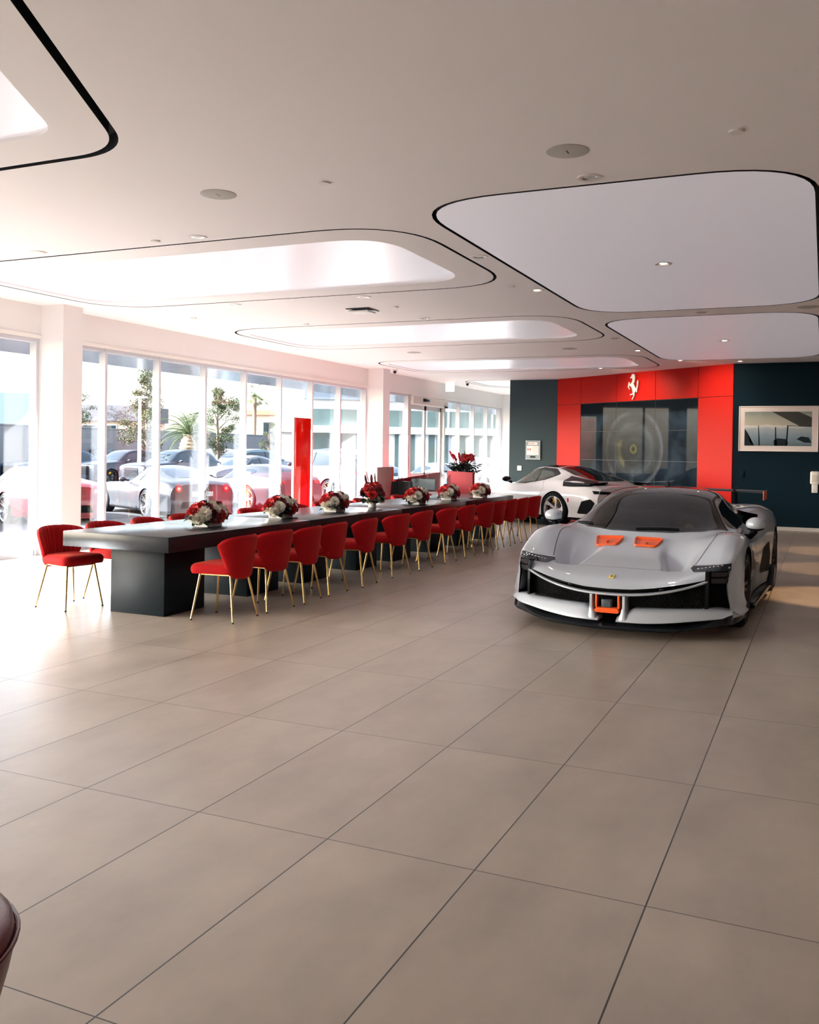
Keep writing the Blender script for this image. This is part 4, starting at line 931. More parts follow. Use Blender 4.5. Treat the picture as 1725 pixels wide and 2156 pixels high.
# ================================================================ silver-grey supercar in the foreground
M_paint = principled('silver_grey_paint', (.45,.50,.58), rough=.33, metal=.1, spec=.5, coat=1., coat_r=.02)
M_orange = principled('orange_trim', (.80,.10,.012), rough=.30, coat=.4)
hero = empty('supercar', (-1.61, 7.56, 0), R(-2), 'silver grey supercar with orange hood vents and rear wing, parked facing the camera', 'car')
def bow(v): return .02+.42*v*v
B = [(.80,.11),(.6,.11),(.4,.11),(.2,.11),(0,.11)]
def row(top, side, ub, us, zb=.11):
    """top: 6 (v,u,z); side: 3 (v,u,z) ; bottom corner + 5 bottom points at u = ub.. (list)"""
    return top+side+[(side[-1][0]-.01, us, zb+.02)]+[(v, ub[i], zb) for i, (v, _) in enumerate(B)]
rows = [
 row([(0,.02,.40),(.18,.035,.403),(.36,.075,.42),(.54,.15,.45),(.72,.26,.487),(.84,.36,.525)], [(.905,.44,.50),(.918,.47,.38),(.93,.47,.26)], [.30,.17,.09,.05,.04], .45),
 row([(0,.15,.470),(.18,.165,.470),(.36,.20,.478),(.54,.27,.502),(.72,.36,.548),(.84,.45,.592)], [(.925,.53,.590),(.953,.55,.42),(.965,.55,.28)], [.4,.3,.25,.2,.18], .53),
 row([(0,.4,.530),(.18,.41,.530),(.36,.43,.532),(.54,.48,.552),(.72,.55,.612),(.83,.60,.650)], [(.93,.66,.655),(.973,.68,.5),(.985,.68,.3)], [.6,.5,.45,.4,.4], .66),
 row([(0,.75,.606),(.18,.75,.606),(.38,.75,.610),(.56,.77,.648),(.74,.80,.722),(.85,.82,.742)], [(.945,.84,.705),(.985,.85,.55),(.99,.85,.33)], [.8]*5, .84),
 row([(0,1.02,.685),(.18,1.02,.685),(.38,1.03,.688),(.58,1.05,.735),(.74,1.07,.790),(.86,1.07,.795)], [(.955,1.07,.745),(.992,1.07,.6),(.99,1.07,.35)], [1.07]*5, 1.07),
 row([(0,1.24,.770),(.2,1.25,.770),(.4,1.28,.770),(.6,1.33,.782),(.75,1.36,.802),(.87,1.36,.795)], [(.952,1.36,.735),(.975,1.36,.58),(.968,1.36,.35)], [1.36]*5, 1.36, .12),
 row([(0,1.6,.945),(.22,1.6,.938),(.44,1.6,.905),(.63,1.6,.842),(.76,1.6,.785),(.86,1.6,.778)], [(.935,1.6,.715),(.955,1.6,.56),(.94,1.6,.34)], [1.6]*5, 1.6, .12),
 row([(0,2.0,1.115),(.2,2.0,1.108),(.4,2.0,1.082),(.555,2.0,1.025),(.685,2.0,.88),(.83,2.0,.775)], [(.925,2.0,.70),(.938,2.0,.55),(.925,2.0,.34)], [2.0]*5, 2.0, .12),
 row([(0,2.4,1.168),(.2,2.4,1.163),(.4,2.4,1.142),(.535,2.4,1.09),(.655,2.4,.94),(.81,2.4,.795)], [(.92,2.4,.71),(.935,2.4,.55),(.92,2.4,.34)], [2.4]*5, 2.4, .12),
 row([(0,2.8,1.15),(.2,2.8,1.146),(.4,2.8,1.122),(.52,2.8,1.07),(.625,2.8,.95),(.78,2.8,.86)], [(.935,2.8,.77),(.955,2.8,.56),(.94,2.8,.34)], [2.8]*5, 2.8, .12),
 row([(0,3.15,1.09),(.2,3.15,1.085),(.38,3.15,1.06),(.50,3.15,1.01),(.62,3.15,.945),(.80,3.15,.925)], [(.95,3.15,.83),(.98,3.15,.6),(.975,3.15,.35)], [3.15]*5, 3.15, .12),
 row([(0,3.65,1.0),(.2,3.65,.995),(.38,3.65,.975),(.50,3.65,.95),(.66,3.65,.955),(.83,3.65,.94)], [(.96,3.65,.845),(.998,3.65,.6),(.99,3.65,.35)], [3.65]*5, 3.65, .13),
 row([(0,4.15,.935),(.2,4.15,.935),(.38,4.15,.925),(.50,4.15,.92),(.66,4.15,.92),(.82,4.15,.895)], [(.935,4.15,.80),(.97,4.15,.6),(.965,4.15,.38)], [4.15]*5, 4.15, .15),
 row([(0,4.55,.885),(.2,4.55,.885),(.38,4.55,.88),(.50,4.54,.875),(.66,4.5,.86),(.78,4.48,.83)], [(.87,4.45,.75),(.90,4.45,.6),(.89,4.45,.42)], [4.5]*5, 4.45, .22),
]
def hero_def(p):
    v = abs(p.x); u = p.y
    if p.z > .42 and u < 1.35 and v > .2:
        vin = .345-.10*S((u-.42)/.5)
        d = .085*S((u-.405)/.045)*(1-S((u-.50)/.66))*S((v-vin)/.085)*(1-S((v-.44-.05*S((u-.4)/.4))/.17))
        p.z -= d
    return p
G = loft(rows, 18, 13, hero_def)
me0 = body_mesh(G, 'body', [M_paint, M_carbon, M_under], .175)
bv = bvh_of(me0)
# nose opening, wheel housings, cabin cavity
half = [(0,.397),(.2,.402),(.37,.421),(.56,.452),(.74,.488),(.765,.553),(.905,.560),(.888,.44),(.908,.26),(.91,.05)]
poly = half+[(-x, z) for x, z in half[::-1] if x > 0]
nose = MB(); nn_ = len(poly); nose.add([(x, -.3, z) for x, z in poly]+[(x, .62, z) for x, z in poly], [tuple(range(nn_)), tuple(range(nn_, 2*nn_))[::-1]]+[(i, nn_+i, nn_+(i+1) % nn_, (i+1) % nn_) for i in range(nn_)], 2)
cutters = [nose]
WR = .335
for s_ in (1, -1):
    for u_, rad in ((1.085, .362), (3.66, .375)):
        cutters.append(arc_cyl(s_*.66, s_*1.2, u_, WR+.012, rad, 2))
ws_half = [(0,1.275),(.28,1.30),(.52,1.395),(.70,1.585),(.61,1.80),(.50,2.04),(.25,1.985),(0,1.97)]
wsp = ws_half+[(-x, y) for x, y in ws_half[::-1] if x > 0]
cw = MB(); nn_ = len(wsp); cw.add([(x, y, .62) for x, y in wsp]+[(x, y, 1.5) for x, y in wsp], [tuple(range(nn_))[::-1], tuple(range(nn_, 2*nn_))]+[(i, (i+1) % nn_, nn_+(i+1) % nn_, nn_+i) for i in range(nn_)], 2)
cutters.append(cw); cutters.append(MB().box(-.50, .50, 1.9, 2.75, .45, 1.02, 2))
# haunch intakes
for s_ in (1, -1):
    pl = [(.56,.80),(.78,.80),(.87,.84),(.86,.895),(.76,.915),(.60,.955)]
    q_ = MB(); q_.add([(s_*x, 2.4, z) for x, z in pl]+[(s_*x, 3.5, z-.03) for x, z in pl], [(0,1,2,3,4,5),(11,10,9,8,7,6)]+[(i, 6+i, 6+(i+1) % 6, (i+1) % 6) for i in range(6)], 2); cutters.append(q_)
me1 = cut(me0, cutters); me1.name = 'body'; me1.set_sharp_from_angle(angle=R(62))
obj_from(me1, 'body', hero)
mirr = lambda P: [(-x, y) for x, y in P[::-1]]
def both(fn):
    for s_ in (1, -1): fn(s_)
# windshield and roof
big = [(0,1.245),(.28,1.27),(.54,1.37),(.735,1.60),(.64,1.80),(.535,2.06),(.28,2.0),(0,1.985)]
M_ws = glass_mat('windscreen_glass', (.22,.26,.24), 1.5, 1.7)
patch(bv, big+[(-x, y) for x, y in big[::-1] if x > 0], 'top', .002, 'windscreen', M_ws, hero, .04)
frit = MB()
rf = [(0,1.99),(.28,2.005),(.535,2.065),(.545,2.4),(.53,2.8),(.46,3.1),(.25,3.2),(0,3.22)]
M_roof = principled('black_roof', (.006,.007,.009), rough=.06, spec=.5, coat=.35)
patch(bv, rf+[(-x, y) for x, y in rf[::-1] if x > 0], 'top', .003, 'roof_panel', M_roof, hero, .05)
seam(bv, [(-.735,1.60),(-.64,1.80),(-.54,2.06),(-.55,2.4)], 'top', 'pillar_trim', hero, .022, .004, mat=M_carbon)
seam(bv, [(.735,1.60),(.64,1.80),(.54,2.06),(.55,2.4)], 'top', 'pillar_trim', hero, .022, .004, mat=M_carbon)
both(lambda s_: patch(bv, round_poly([(1.66,.795),(2.02,1.0),(2.4,1.055),(2.72,1.03),(2.92,.955),(2.7,.865),(2.3,.815)], .05, 5), 'side', .003, 'side_window', M_wind, hero, .05, flip=s_))
both(lambda s_: seam(bv, [(2.52,1.05),(2.50,.84)], 'side', 'window_pillar', hero, .03, .005, flip=s_, mat=M_carbon))
# panel gaps
both(lambda s_: seam(bv, [(s_*.60,.455),(s_*.66,.75),(s_*.70,1.05),(s_*.68,1.32)], 'top', 'wing_gap', hero, .006))
sm = [(-.60,.475),(-.45,.43),(-.3,.41),(0,.40),(.3,.41),(.45,.43),(.60,.475)]
seam(bv, sm, 'top', 'hood_gap', hero, .004)
both(lambda s_: seam(bv, [(1.40,.62),(1.44,.45),(1.42,.2)], 'side', 'door_gap', hero, .005, flip=s_)); both(lambda s_: seam(bv, [(2.62,.80),(2.74,.6),(2.68,.22)], 'side', 'door_gap', hero, .005, flip=s_))
# hood vents
for s_ in (1, -1):
    P = round_poly([(s_*.075-.0,.95),(s_*.275,.95),(s_*.315,1.13),(s_*.045,1.13)] if s_ > 0 else [(-.275,.95),(-.075,.95),(-.045,1.13),(-.315,1.13)], .035, 6)
    P = [(x-.07, y) for x, y in P]
    vt = patch(bv, P, 'top', .004, 'hood_vent', M_orange, hero, .05)
    def zt(x, y):
        h, n_, _, _ = bv.ray_cast(Vector((x, y, 5)), Vector((0,0,-1))); return h.z if h else .7
    b = MB(); o1 = [(x, y, zt(x, y)+.004) for x, y in P]; o2 = [(x, y, zt(x, y)+.020) for x, y in offset_poly(P, -.004)]; o3 = [(x, y, zt(x, y)+.018) for x, y in offset_poly(P, -.014)]; o4 = [(x, y, zt(x, y)+.005) for x, y in offset_poly(P, -.02)]
    b.grid([o1, o2, o3, o4], cv=True); b.build('vent_rim', M_orange, vt, fixn=True)
    cx = sum(x for x, y in P)/len(P); b = MB(); b.box(cx-.004, cx+.004, .97, 1.06, zt(cx,1.0)+.002, zt(cx,1.0)+.022); b.build('vent_fin', M_orange, vt, smooth=0)
# badge on the nose
h, n_, _, _ = bv.ray_cast(Vector((.0, .17, 5)), Vector((0,0,-1)))
zz = n_.normalized(); xx = Vector((1,0,0)); yy = zz.cross(xx).normalized(); MBd = Matrix(((xx.x,yy.x,zz.x,h.x),(xx.y,yy.y,zz.y,h.y),(xx.z,yy.z,zz.z,h.z),(0,0,0,1)))
b = MB(); b.rbox(-.024, .024, -.032, .032, 0, .006, .002, 0, MBd, 1); bd = b.build('nose_badge', principled('badge_yellow', (.75,.58,.12), rough=.3), hero)
horse('badge_horse', MBd @ Matrix.Translation((0,0,.006)), M_black, bd, .042, .001, .9)
# headlamps
for s_ in (1, -1):
    P = [(s_*.585,.553),(s_*.60,.570),(s_*.76,.590),(s_*.905,.612),(s_*.907,.560),(s_*.78,.552),(s_*.63,.537)]
    if s_ < 0: P = P[::-1]
    hl = patch(bv, P, 'front', .003, 'headlamp', M_lens, hero, .03)
    b = MB()
    for k in range(7):
        v = s_*(.66+.03*k); z = .560+.006*k; hh, nn2, _, _ = bv.ray_cast(Vector((v, -5, z)), Vector((0,1,0)))
        b.ball(hh+Vector((0,-.002,0)), .009, 1, sc=(1.2,.4,.8))
    b.build('led_row', M_led, hl)
    seam(bv, [(s_*.60,.572),(s_*.76,.592),(s_*.90,.612)], 'front', 'lamp_strip', hl, .006, .006, mat=M_led)
# front bumper pieces
def sweep(profile, vs_, ufn, zfn, name, mat, parent, fixn=True, taper=None):
    """profile: closed (du, dz) ring swept across v positions"""
    b = MB(); rows_ = []
    for v in vs_:
        k = taper(v) if taper else 1
        rows_.append([(v, ufn(v)+du*k, zfn(v)+dz*k) for du, dz in profile])
    b.grid(rows_, cv=True); n = len(profile); b.f.append(tuple(range(n))); b.m.append(0); b.f.append(tuple(range((len(vs_)-1)*n, len(vs_)*n))[::-1]); b.m.append(0)
    return b.build(name, mat, parent, fixn=fixn)
VS = [-.755+1.51*k/40 for k in range(41)]
barz = lambda v: .352+.25*abs(v)**2.43
sweep([(0,.006),(.010,.011),(.05,.011),(.05,-.008),(.010,-.011),(.001,-.005)], VS, lambda v: bow(v)-.004, barz, 'bumper_bar', M_paint, hero)
# side ends of the bar running down into the lip: central struts
for s_ in (1, -1):
    b = MB(); rows_ = []
    for k in range(9):
        t = k/8; z = .345-.20*t; w0 = .030+.045*max(0, t-.45)**1.3*2.2; vc = s_*(.155+(-.02 if t < .5 else -.02-.02*(t-.5)))
        rows_.append([(vc-w0*.5, .035, z), (vc-w0*.3, .022, z), (vc+w0*.3, .022, z), (vc+w0*.5, .035, z), (vc+w0*.5, .16, z), (vc-w0*.5, .16, z)])
    b.grid(rows_, cv=True); b.build('bumper_strut', M_paint, hero, fixn=True, smooth=60)
    # lower lip: from the centre to the corner, broad winglet shape
    n = 26; b = MB(); rows_ = []
    for k in range(n+1):
        t = k/n; v = .075+(.935-.075)*t; zt_ = .168+.075*S((v-.09)/.12)+.03*max(0, v-.45) -.02*S((v-.80)/.14); zb_ = .128+.05*S((v-.25)/.75)+.03*S((v-.85)/.09)
        zt_ = max(zt_, zb_+.006); u0_ = bow(v)+.005; dp = .16
        e = 1-.75*S((v-.86)/.075)
        rows_.append([(s_*v, u0_+.045+.05*(1-e), zt_), (s_*v, u0_+.018, zt_-.25*(zt_-zb_)), (s_*v, u0_-.012, zb_+.25*(zt_-zb_)), (s_*v, u0_-.018, zb_+.006), (s_*v, u0_-.006, zb_), (s_*v, u0_+dp, zb_), (s_*v, u0_+dp, zt_)])
    b.grid([crom(r_, 1) for r_ in rows_], cv=True); m_ = len(rows_[0]); b.f.append(tuple(range(m_))); b.m.append(0); b.f.append(tuple(range(n*m_, (n+1)*m_))[::-1]); b.m.append(0)
    b.build('front_lip', M_paint, hero, fixn=True, smooth=50)
    # vertical black blade beside the air curtain, and reflective ducts under the lamp
    b = MB(); rows_ = []
    for k in range(9):
        z = .56-.30*k/8; v = .735+.0*k; rows_.append([(s_*(.738), bow(.74)-.01+.04*(z-.3), z), (s_*.765, bow(.76)+.0, z), (s_*.765, bow(.76)+.2, z), (s_*.738, bow(.74)+.2, z)])
    b.grid(rows_, cv=True); b.build('curtain_blade', M_carbon, hero, fixn=True)
    for z0_, z1_ in ((.505,.548),(.455,.497)):
        b = MB(); b.grid([[(s_*v, bow(v)+.02+.4*(z1_-z)+.06, z) for v in (.77,.80,.83,.86,.893)] for z in (z0_,(z0_+z1_)/2,z1_)]); 
        b.grid([[(s_*v, bow(v)+.03+.4*(z1_-z)+.07, z) for v in (.77,.80,.83,.86,.893)] for z in (z0_,(z0_+z1_)/2,z1_)]); b.build('curtain_duct', principled('duct_gloss', (.03,.03,.034), rough=.15, spec=.6) if 'duct_gloss' not in bpy.data.materials else bpy.data.materials['duct_gloss'], hero)
    # fin in front of the wheel
    sec = crom([(.588,.900,.50),(.54,.893,.51),(.44,.884,.50),(.34,.896,.49),(.27,.915,.50),(.225,.945,.515),(.20,.985,.55)], 8)
    b = MB(); rows_ = []
    for z, v, u_ in sec:
        k = S((z-.19)/.08); q2 = S((.59-z)/.14); rows_.append([(s_*(v), u_-.035, z), (s_*(v-.004), u_-.045, z), (s_*(v-.012), u_-.03, z), (s_*(v-.012), u_+.12, z), (s_*(v+.055*k*q2+.03*q2+.008), u_+.03+.16*q2, z+.015*q2), (s_*(v+.04*k*q2+.03*q2+.006), u_+.07*q2, z+.008*q2)])
    b.grid(rows_, cv=True); b.f.append((0,1,2,3,4,5)); b.m.append(0); L0 = (len(rows_)-1)*6; b.f.append((L0+5,L0+4,L0+3,L0+2,L0+1,L0)); b.m.append(0)
    b.build('wing_fin', M_paint, hero, fixn=True, smooth=50)
    # honeycomb grille
    b = MB(); n_h = 0
    for iz in range(9):
        for iv in range(24):
            v = .175+.024*iv+(.012 if iz % 2 else 0); z = .262+.0208*iz
            if v > .725 or z > barz(v)-.02 or z < .165+.03*v: continue
            cx, cz, ub_ = v, z, bow(v)+.085
            ring = [(s_*(cx+.0135*math.cos(R(60*k+30))), ub_, cz+.0135*math.sin(R(60*k+30))) for k in range(6)]; rin = [(s_*(cx+.0105*math.cos(R(60*k+30))), ub_, cz+.0105*math.sin(R(60*k+30))) for k in range(6)]
            rb = [(x, y+.008, z_) for x, y, z_ in rin]
            b.grid([ring, rin, rb], cv=True)
    go = b.build('grille_mesh', principled('grille_plastic', (.006,.007,.009), rough=.4, spec=.2) if 'grille_plastic' not in bpy.data.materials else bpy.data.materials['grille_plastic'], hero, smooth=0)
# splitter
b = MB(); rows_ = []
for k in range(61):
    v = -.93+1.86*k/60; a = abs(v); u_ = bow(v)-.055+(.0 if a < .86 else .0)+.10*S((a-.86)/.07)*.6; zt_ = .115+.07*S((a-.55)/.38)+.05*S((a-.86)/.07); zb_ = .072+.055*S((a-.45)/.5)
    rows_.append([(v, u_, zb_+.012), (v, u_+.006, zb_+.022), (v, u_+.05, zt_), (v, bow(v)+.30, zt_), (v, bow(v)+.30, zb_), (v, u_+.01, zb_)])
b.grid(rows_, cv=True); b.f.append((0,1,2,3,4,5)); b.m.append(0); b.f.append(tuple(60*6+k for k in (5,4,3,2,1,0))); b.m.append(0)
b.build('front_splitter', M_carbon, hero, fixn=True)
b = MB(); b.box(-.58, .58, .25, .75, .075, .10); b.build('underbody', M_under, hero, smooth=0)
# centre opening: orange U frame with radar box
b = MB()
for s_ in (1, -1): b.rbox(s_*.092-.008, s_*.092+.008, .03, .10, .235, .345, .004)
pr2 = [(-.105,.215),(-.085,.240),(.085,.240),(.105,.215),(.09,.200),(-.09,.200)]
b.add([(x, .012, z) for x, z in pr2]+[(x, .10, z) for x, z in pr2], [(5,4,3,2,1,0),(6,7,8,9,10,11)]+[(i, (i+1) % 6, 6+(i+1) % 6, 6+i) for i in range(6)])
orf = b.build('intake_frame', M_orange, hero, fixn=True, smooth=30)
b = MB(); b.rbox(-.055, .035, .05, .12, .23, .305, .006); rb = b.build('radar_box', principled('radar_grey', (.03,.04,.05), rough=.3), hero)
MB().rbox(-.045, .025, .045, .051, .24, .295, .003).build('radar_face', principled('radar_face', (.06,.085,.11), rough=.2), rb)
MB().lathe([(0,-.01),(.016,-.01),(.02,0),(.02,.03)], 16, M=Matrix.Translation((-.04,-.015,.098)) @ Matrix.Rotation(R(-90),4,'X')).build('parking_sensor', M_black, hero)
for v in (-.33, .42): MB().ball((v, bow(v)+.02, .383+.06*abs(v)), .011, 1, sc=(1.8,.4,.9)).build('slit_sensor', M_lens, hero)
# slit liner
sweep([(0,.0),(.0,-.03),(.06,-.03),(.06,0)], [-.73+1.46*k/30 for k in range(31)], lambda v: bow(v)+.06, lambda v: .405+.10*abs(v)**1.4, 'slit_liner', M_under, hero)
# wheels
for s_ in (1, -1):
    wheel(hero, s_*.852, 1.085, WR, .235, s_, M_rimd, M_rimd, M_cal_o, 5, 'star'); wheel(hero, s_*.850, 3.66, WR+.01, .275, s_, M_rimd, M_rimd, M_cal_o, 5, 'star')
# mirrors
for s_ in (1, -1):
    b = MB(); b.ball((s_*.975,1.66,.865), .1, 3, sc=(.88,.85,.66)); 
    b.v = [(x, max(y, 1.60-.03*(1-abs(z-.862)/.06)) if False else min(y, 1.70), z+ (.0 if z > .835 else (.835-z)*.4)) for x, y, z in b.v]
    mo_ = b.build('door_mirror', M_paint, hero, fixn=False, smooth=60)
    b = MB(); b.ball((s_*.975,1.665,.835), .085, 2, sc=(.95,.8,.42)); b.build('mirror_lower_shell', M_under, mo_, smooth=60)
    MB().tube([(s_*.97,1.67,.81),(s_*.93,1.66,.75),(s_*.86,1.63,.745)], [.035,.028,.03], 10).build('mirror_stalk', M_under, mo_)
    MB().rbox(s_*.975-.075, s_*.975+.075, 1.699, 1.703, .825, .895, .001, n=1).build('mirror_glass', M_led, mo_)
# rear wing
wg = empty('rear_wing'); wg.parent = hero
airf = [(-.0,0),(.03,.014),(.10,.024),(.2,.022),(.30,.004),(.2,-.004),(.08,-.008),(.02,-.006)]
rows_ = [[(v, 4.25+du, 1.075+dz-.02*abs(v)**2) for du, dz in airf] for v in [-.80+1.6*k/30 for k in range(31)]]
b = MB(); b.grid(rows_, cv=True); b.f.append(tuple(range(8))); b.m.append(0); b.f.append(tuple(range(240, 248))[::-1]); b.m.append(0); b.build('wing_blade', M_carbon, wg, fixn=True)
for s_ in (1, -1):
    b = MB(); b.rbox(s_*.805-.006, s_*.805+.006, 4.22, 4.58, .975, 1.085, .005); b.build('wing_end_plate', M_orange, wg)
    b = MB(); pl = [(4.2,1.11),(4.5,1.11),(4.52,1.05),(4.5,.86),(4.3,.86),(4.26,1.0)]; b.add([(s_*.47-.008, y, z) for y, z in pl]+[(s_*.47+.008, y, z) for y, z in pl], [(0,1,2,3,4,5),(11,10,9,8,7,6)]+[(i, 6+i, 6+(i+1) % 6, (i+1) % 6) for i in range(6)]); b.build('wing_upright', M_carbon, wg, fixn=True, smooth=20)
b = MB(); pl = [(2.46,1.16),(2.52,1.215),(2.60,1.215),(2.62,1.155)]; b.add([(-.022+.012*(z > 1.2), y, z) for y, z in pl]+[(.022-.012*(z > 1.2), y, z) for y, z in pl], [(0,1,2,3),(7,6,5,4)]+[(i, 4+i, 4+(i+1) % 4, (i+1) % 4) for i in range(4)]); b.build('roof_antenna', M_black, hero, fixn=True)
# wipers
for a_, c_ in (((-.05,1.285),(.34,1.335)), ((-.68,1.545),(-.50,1.42))):
    pts_ = []
    for k in range(9):
        x, y = a_[0]+(c_[0]-a_[0])*k/8, a_[1]+(c_[1]-a_[1])*k/8; hh, _, _, _ = bv.ray_cast(Vector((x, y, 5)), Vector((0,0,-1))); pts_.append(hh+Vector((0,0,.012)))
    MB().tube(pts_, .007, 6).build('wiper', M_under, hero)
# side sill and carbon blade before the rear wheel
for s_ in (1, -1):
    b = MB(); b.rbox(s_*.95-.06, s_*.95+.05, 1.48, 3.26, .10, .165, .02); b.build('side_sill', M_carbon, hero)
    b = MB(); pl = [(2.95,.14),(3.27,.14),(3.26,.28),(3.18,.34),(3.0,.2)]; b.add([(s_*.93, y, z) for y, z in pl]+[(s_*1.03, y, z) for y, z in pl], [(0,1,2,3,4),(9,8,7,6,5)]+[(i, 5+i, 5+(i+1) % 5, (i+1) % 5) for i in range(5)]); b.build('sill_blade', M_carbon, hero, fixn=True, smooth=20)
    patch(bv, round_poly([(2.60,.30),(2.70,.55),(3.05,.60),(3.16,.42),(3.1,.28)], .04, 4), 'side', .003, 'side_intake', M_under, hero, .05, flip=s_)
# cabin
M_cab = principled('cabin_dark', (.012,.012,.013), rough=.6); M_dash = principled('dash_alcantara', (.028,.03,.028), rough=.8)
b = MB(); b.rbox(-.62, .62, 1.42, 1.85, .60, .79, .04); b.build('dashboard', M_dash, hero)
b = MB(); b.tube([(.33+.165*math.cos(2*PI*k/32), 1.93+.03*math.sin(2*PI*k/32), .80+.155*math.sin(2*PI*k/32)) for k in range(32)], .014, 8, closed=True); b.box(.32, .34, 1.91, 1.93, .66, .80); b.box(.18, .48, 1.915, 1.925, .79, .81); sw = b.build('steering_wheel', M_under, hero)
MB().ball((.33,1.915,.79), .045, 2, sc=(1,.4,.8)).build('wheel_hub', principled('hub_cover', (.35,.32,.16), rough=.4), sw)
for s_ in (1, -1):
    b = MB(); b.rbox(s_*.33-.24, s_*.33+.24, 2.45, 2.62, .5, .92, .06); b.rbox(s_*.33-.12, s_*.33+.12, 2.47, 2.60, .90, 1.03, .04); b.build('seat', M_cab, hero)
b = MB(); b.rbox(-.10, .10, 1.965, 2.03, 1.00, 1.07, .02); b.build('mirror_mount', M_cab, hero)
patch(bv, [(-.09,1.90),(.09,1.90),(.14,1.98),(-.14,1.98)], 'top', -.004, 'camera_cover', M_dash, hero, .05)
# ================================================================ generic car builder
def simple_rows(st, zb=.16):
    out = []
    for u, zc, wr, zr, wb, zbt, wm, zm, ws in st:
        top = [(0,u,zc), (wr*.4,u,zc-.08*(zc-zr)), (wr*.8,u,zc-.45*(zc-zr)), (wr,u,zr), (wr*.42+wb*.58,u,zr*.38+zbt*.62), (wb,u,zbt)]
        side = [(wm*.5+wb*.5+.012,u,zm*.45+zbt*.55), (wm,u,zm), (ws,u,.34)]
        out.append(row(top, side, [u]*5, u, zb))
    return out
TYPES = {}
TYPES['coupe'] = dict(st=[(.03,.50,.42,.49,.60,.47,.64,.42,.60),(.12,.60,.5,.59,.72,.565,.78,.46,.74),(.45,.70,.55,.685,.83,.66,.92,.52,.86),(.95,.79,.58,.785,.86,.775,.975,.58,.94),(1.7,.85,.62,.845,.86,.80,.96,.60,.93),(2.0,.97,.62,.92,.86,.81,.955,.60,.93),(2.45,1.19,.54,1.12,.84,.83,.95,.6,.925),(2.9,1.25,.53,1.18,.84,.86,.955,.6,.93),(3.35,1.21,.52,1.14,.85,.91,.975,.62,.95),(3.75,1.11,.50,1.06,.85,.93,.99,.62,.95),(4.2,.98,.48,.96,.82,.91,.96,.62,.92),(4.5,.91,.45,.90,.77,.86,.90,.60,.86),(4.66,.84,.42,.83,.70,.78,.80,.58,.78)],
    fa=.95, ra=3.62, r=.345, L=4.66, H=1.25,
    ws=[(0,1.72),(.35,1.76),(.62,1.88),(.66,1.98),(.56,2.42),(.30,2.40),(0,2.39)], side=[(2.0,.855),(2.5,1.09),(2.95,1.13),(3.3,1.08),(3.45,1.02),(3.1,.91),(2.5,.86)], rw=[(0,3.25),(.44,3.27),(.50,3.75),(.46,4.15),(0,4.2)], bp=(2.98,.88,1.13))
def shf(u): return u+.27*(1-S((u-1.95)/.95))*S((u-1.2)/.45)
T_ = TYPES['coupe']; T_['st'] = [(shf(r_[0]),)+r_[1:] for r_ in T_['st']]; T_['ws'] = [(a_, shf(b_)) for a_, b_ in T_['ws']]; T_['side'] = [(shf(a_), b_) for a_, b_ in T_['side']]
TYPES['shootingbrake'] = dict(TYPES['coupe']); TYPES['shootingbrake'].update(st=[s_ if s_[0] < 3.2 else {3.35:(3.35,1.27,.54,1.20,.85,.92,.975,.62,.95),3.75:(3.75,1.25,.53,1.17,.86,.96,.99,.62,.95),4.2:(4.2,1.17,.50,1.08,.85,.97,.97,.64,.93),4.5:(4.5,1.02,.46,.99,.80,.92,.91,.62,.87),4.66:(4.66,.90,.42,.88,.72,.82,.82,.58,.80)}[s_[0]] for s_ in TYPES['coupe']['st']], H=1.3, side=[(2.0,.855),(2.5,1.09),(2.95,1.14),(3.5,1.13),(3.75,1.07),(3.55,.98),(3.1,.92),(2.5,.86)], rw=[(0,4.05),(.44,4.08),(.46,4.4),(.42,4.48),(0,4.52)])
TYPES['suv'] = dict(st=[(.03,.85,.5,.84,.66,.80,.74,.55,.70),(.12,1.02,.62,1.01,.78,.96,.88,.6,.82),(.6,1.10,.68,1.09,.86,1.04,.97,.65,.92),(1.1,1.14,.70,1.13,.87,1.08,.99,.68,.95),(1.6,1.19,.70,1.17,.87,1.10,.985,.68,.95),(2.0,1.44,.66,1.39,.87,1.12,.98,.68,.95),(2.4,1.66,.62,1.60,.86,1.13,.98,.68,.95),(3.1,1.74,.61,1.68,.86,1.15,.98,.68,.95),(3.9,1.70,.59,1.64,.86,1.17,.99,.68,.95),(4.5,1.56,.56,1.50,.86,1.16,.98,.68,.94),(4.85,1.25,.58,1.22,.84,1.10,.94,.68,.9),(5.05,.95,.55,.94,.74,.88,.84,.6,.80)],
    fa=1.0, ra=3.98, r=.385, L=5.05, H=1.74,
    ws=[(0,1.62),(.45,1.68),(.70,1.80),(.72,1.9),(.62,2.35),(.35,2.33),(0,2.32)], side=[(1.95,1.165),(2.35,1.52),(2.9,1.60),(3.9,1.57),(4.45,1.40),(4.5,1.24),(3.5,1.19)], rw=[(0,4.52),(.45,4.53),(.52,4.66),(.52,4.8),(0,4.84)], bp=(3.0,1.16,1.60))
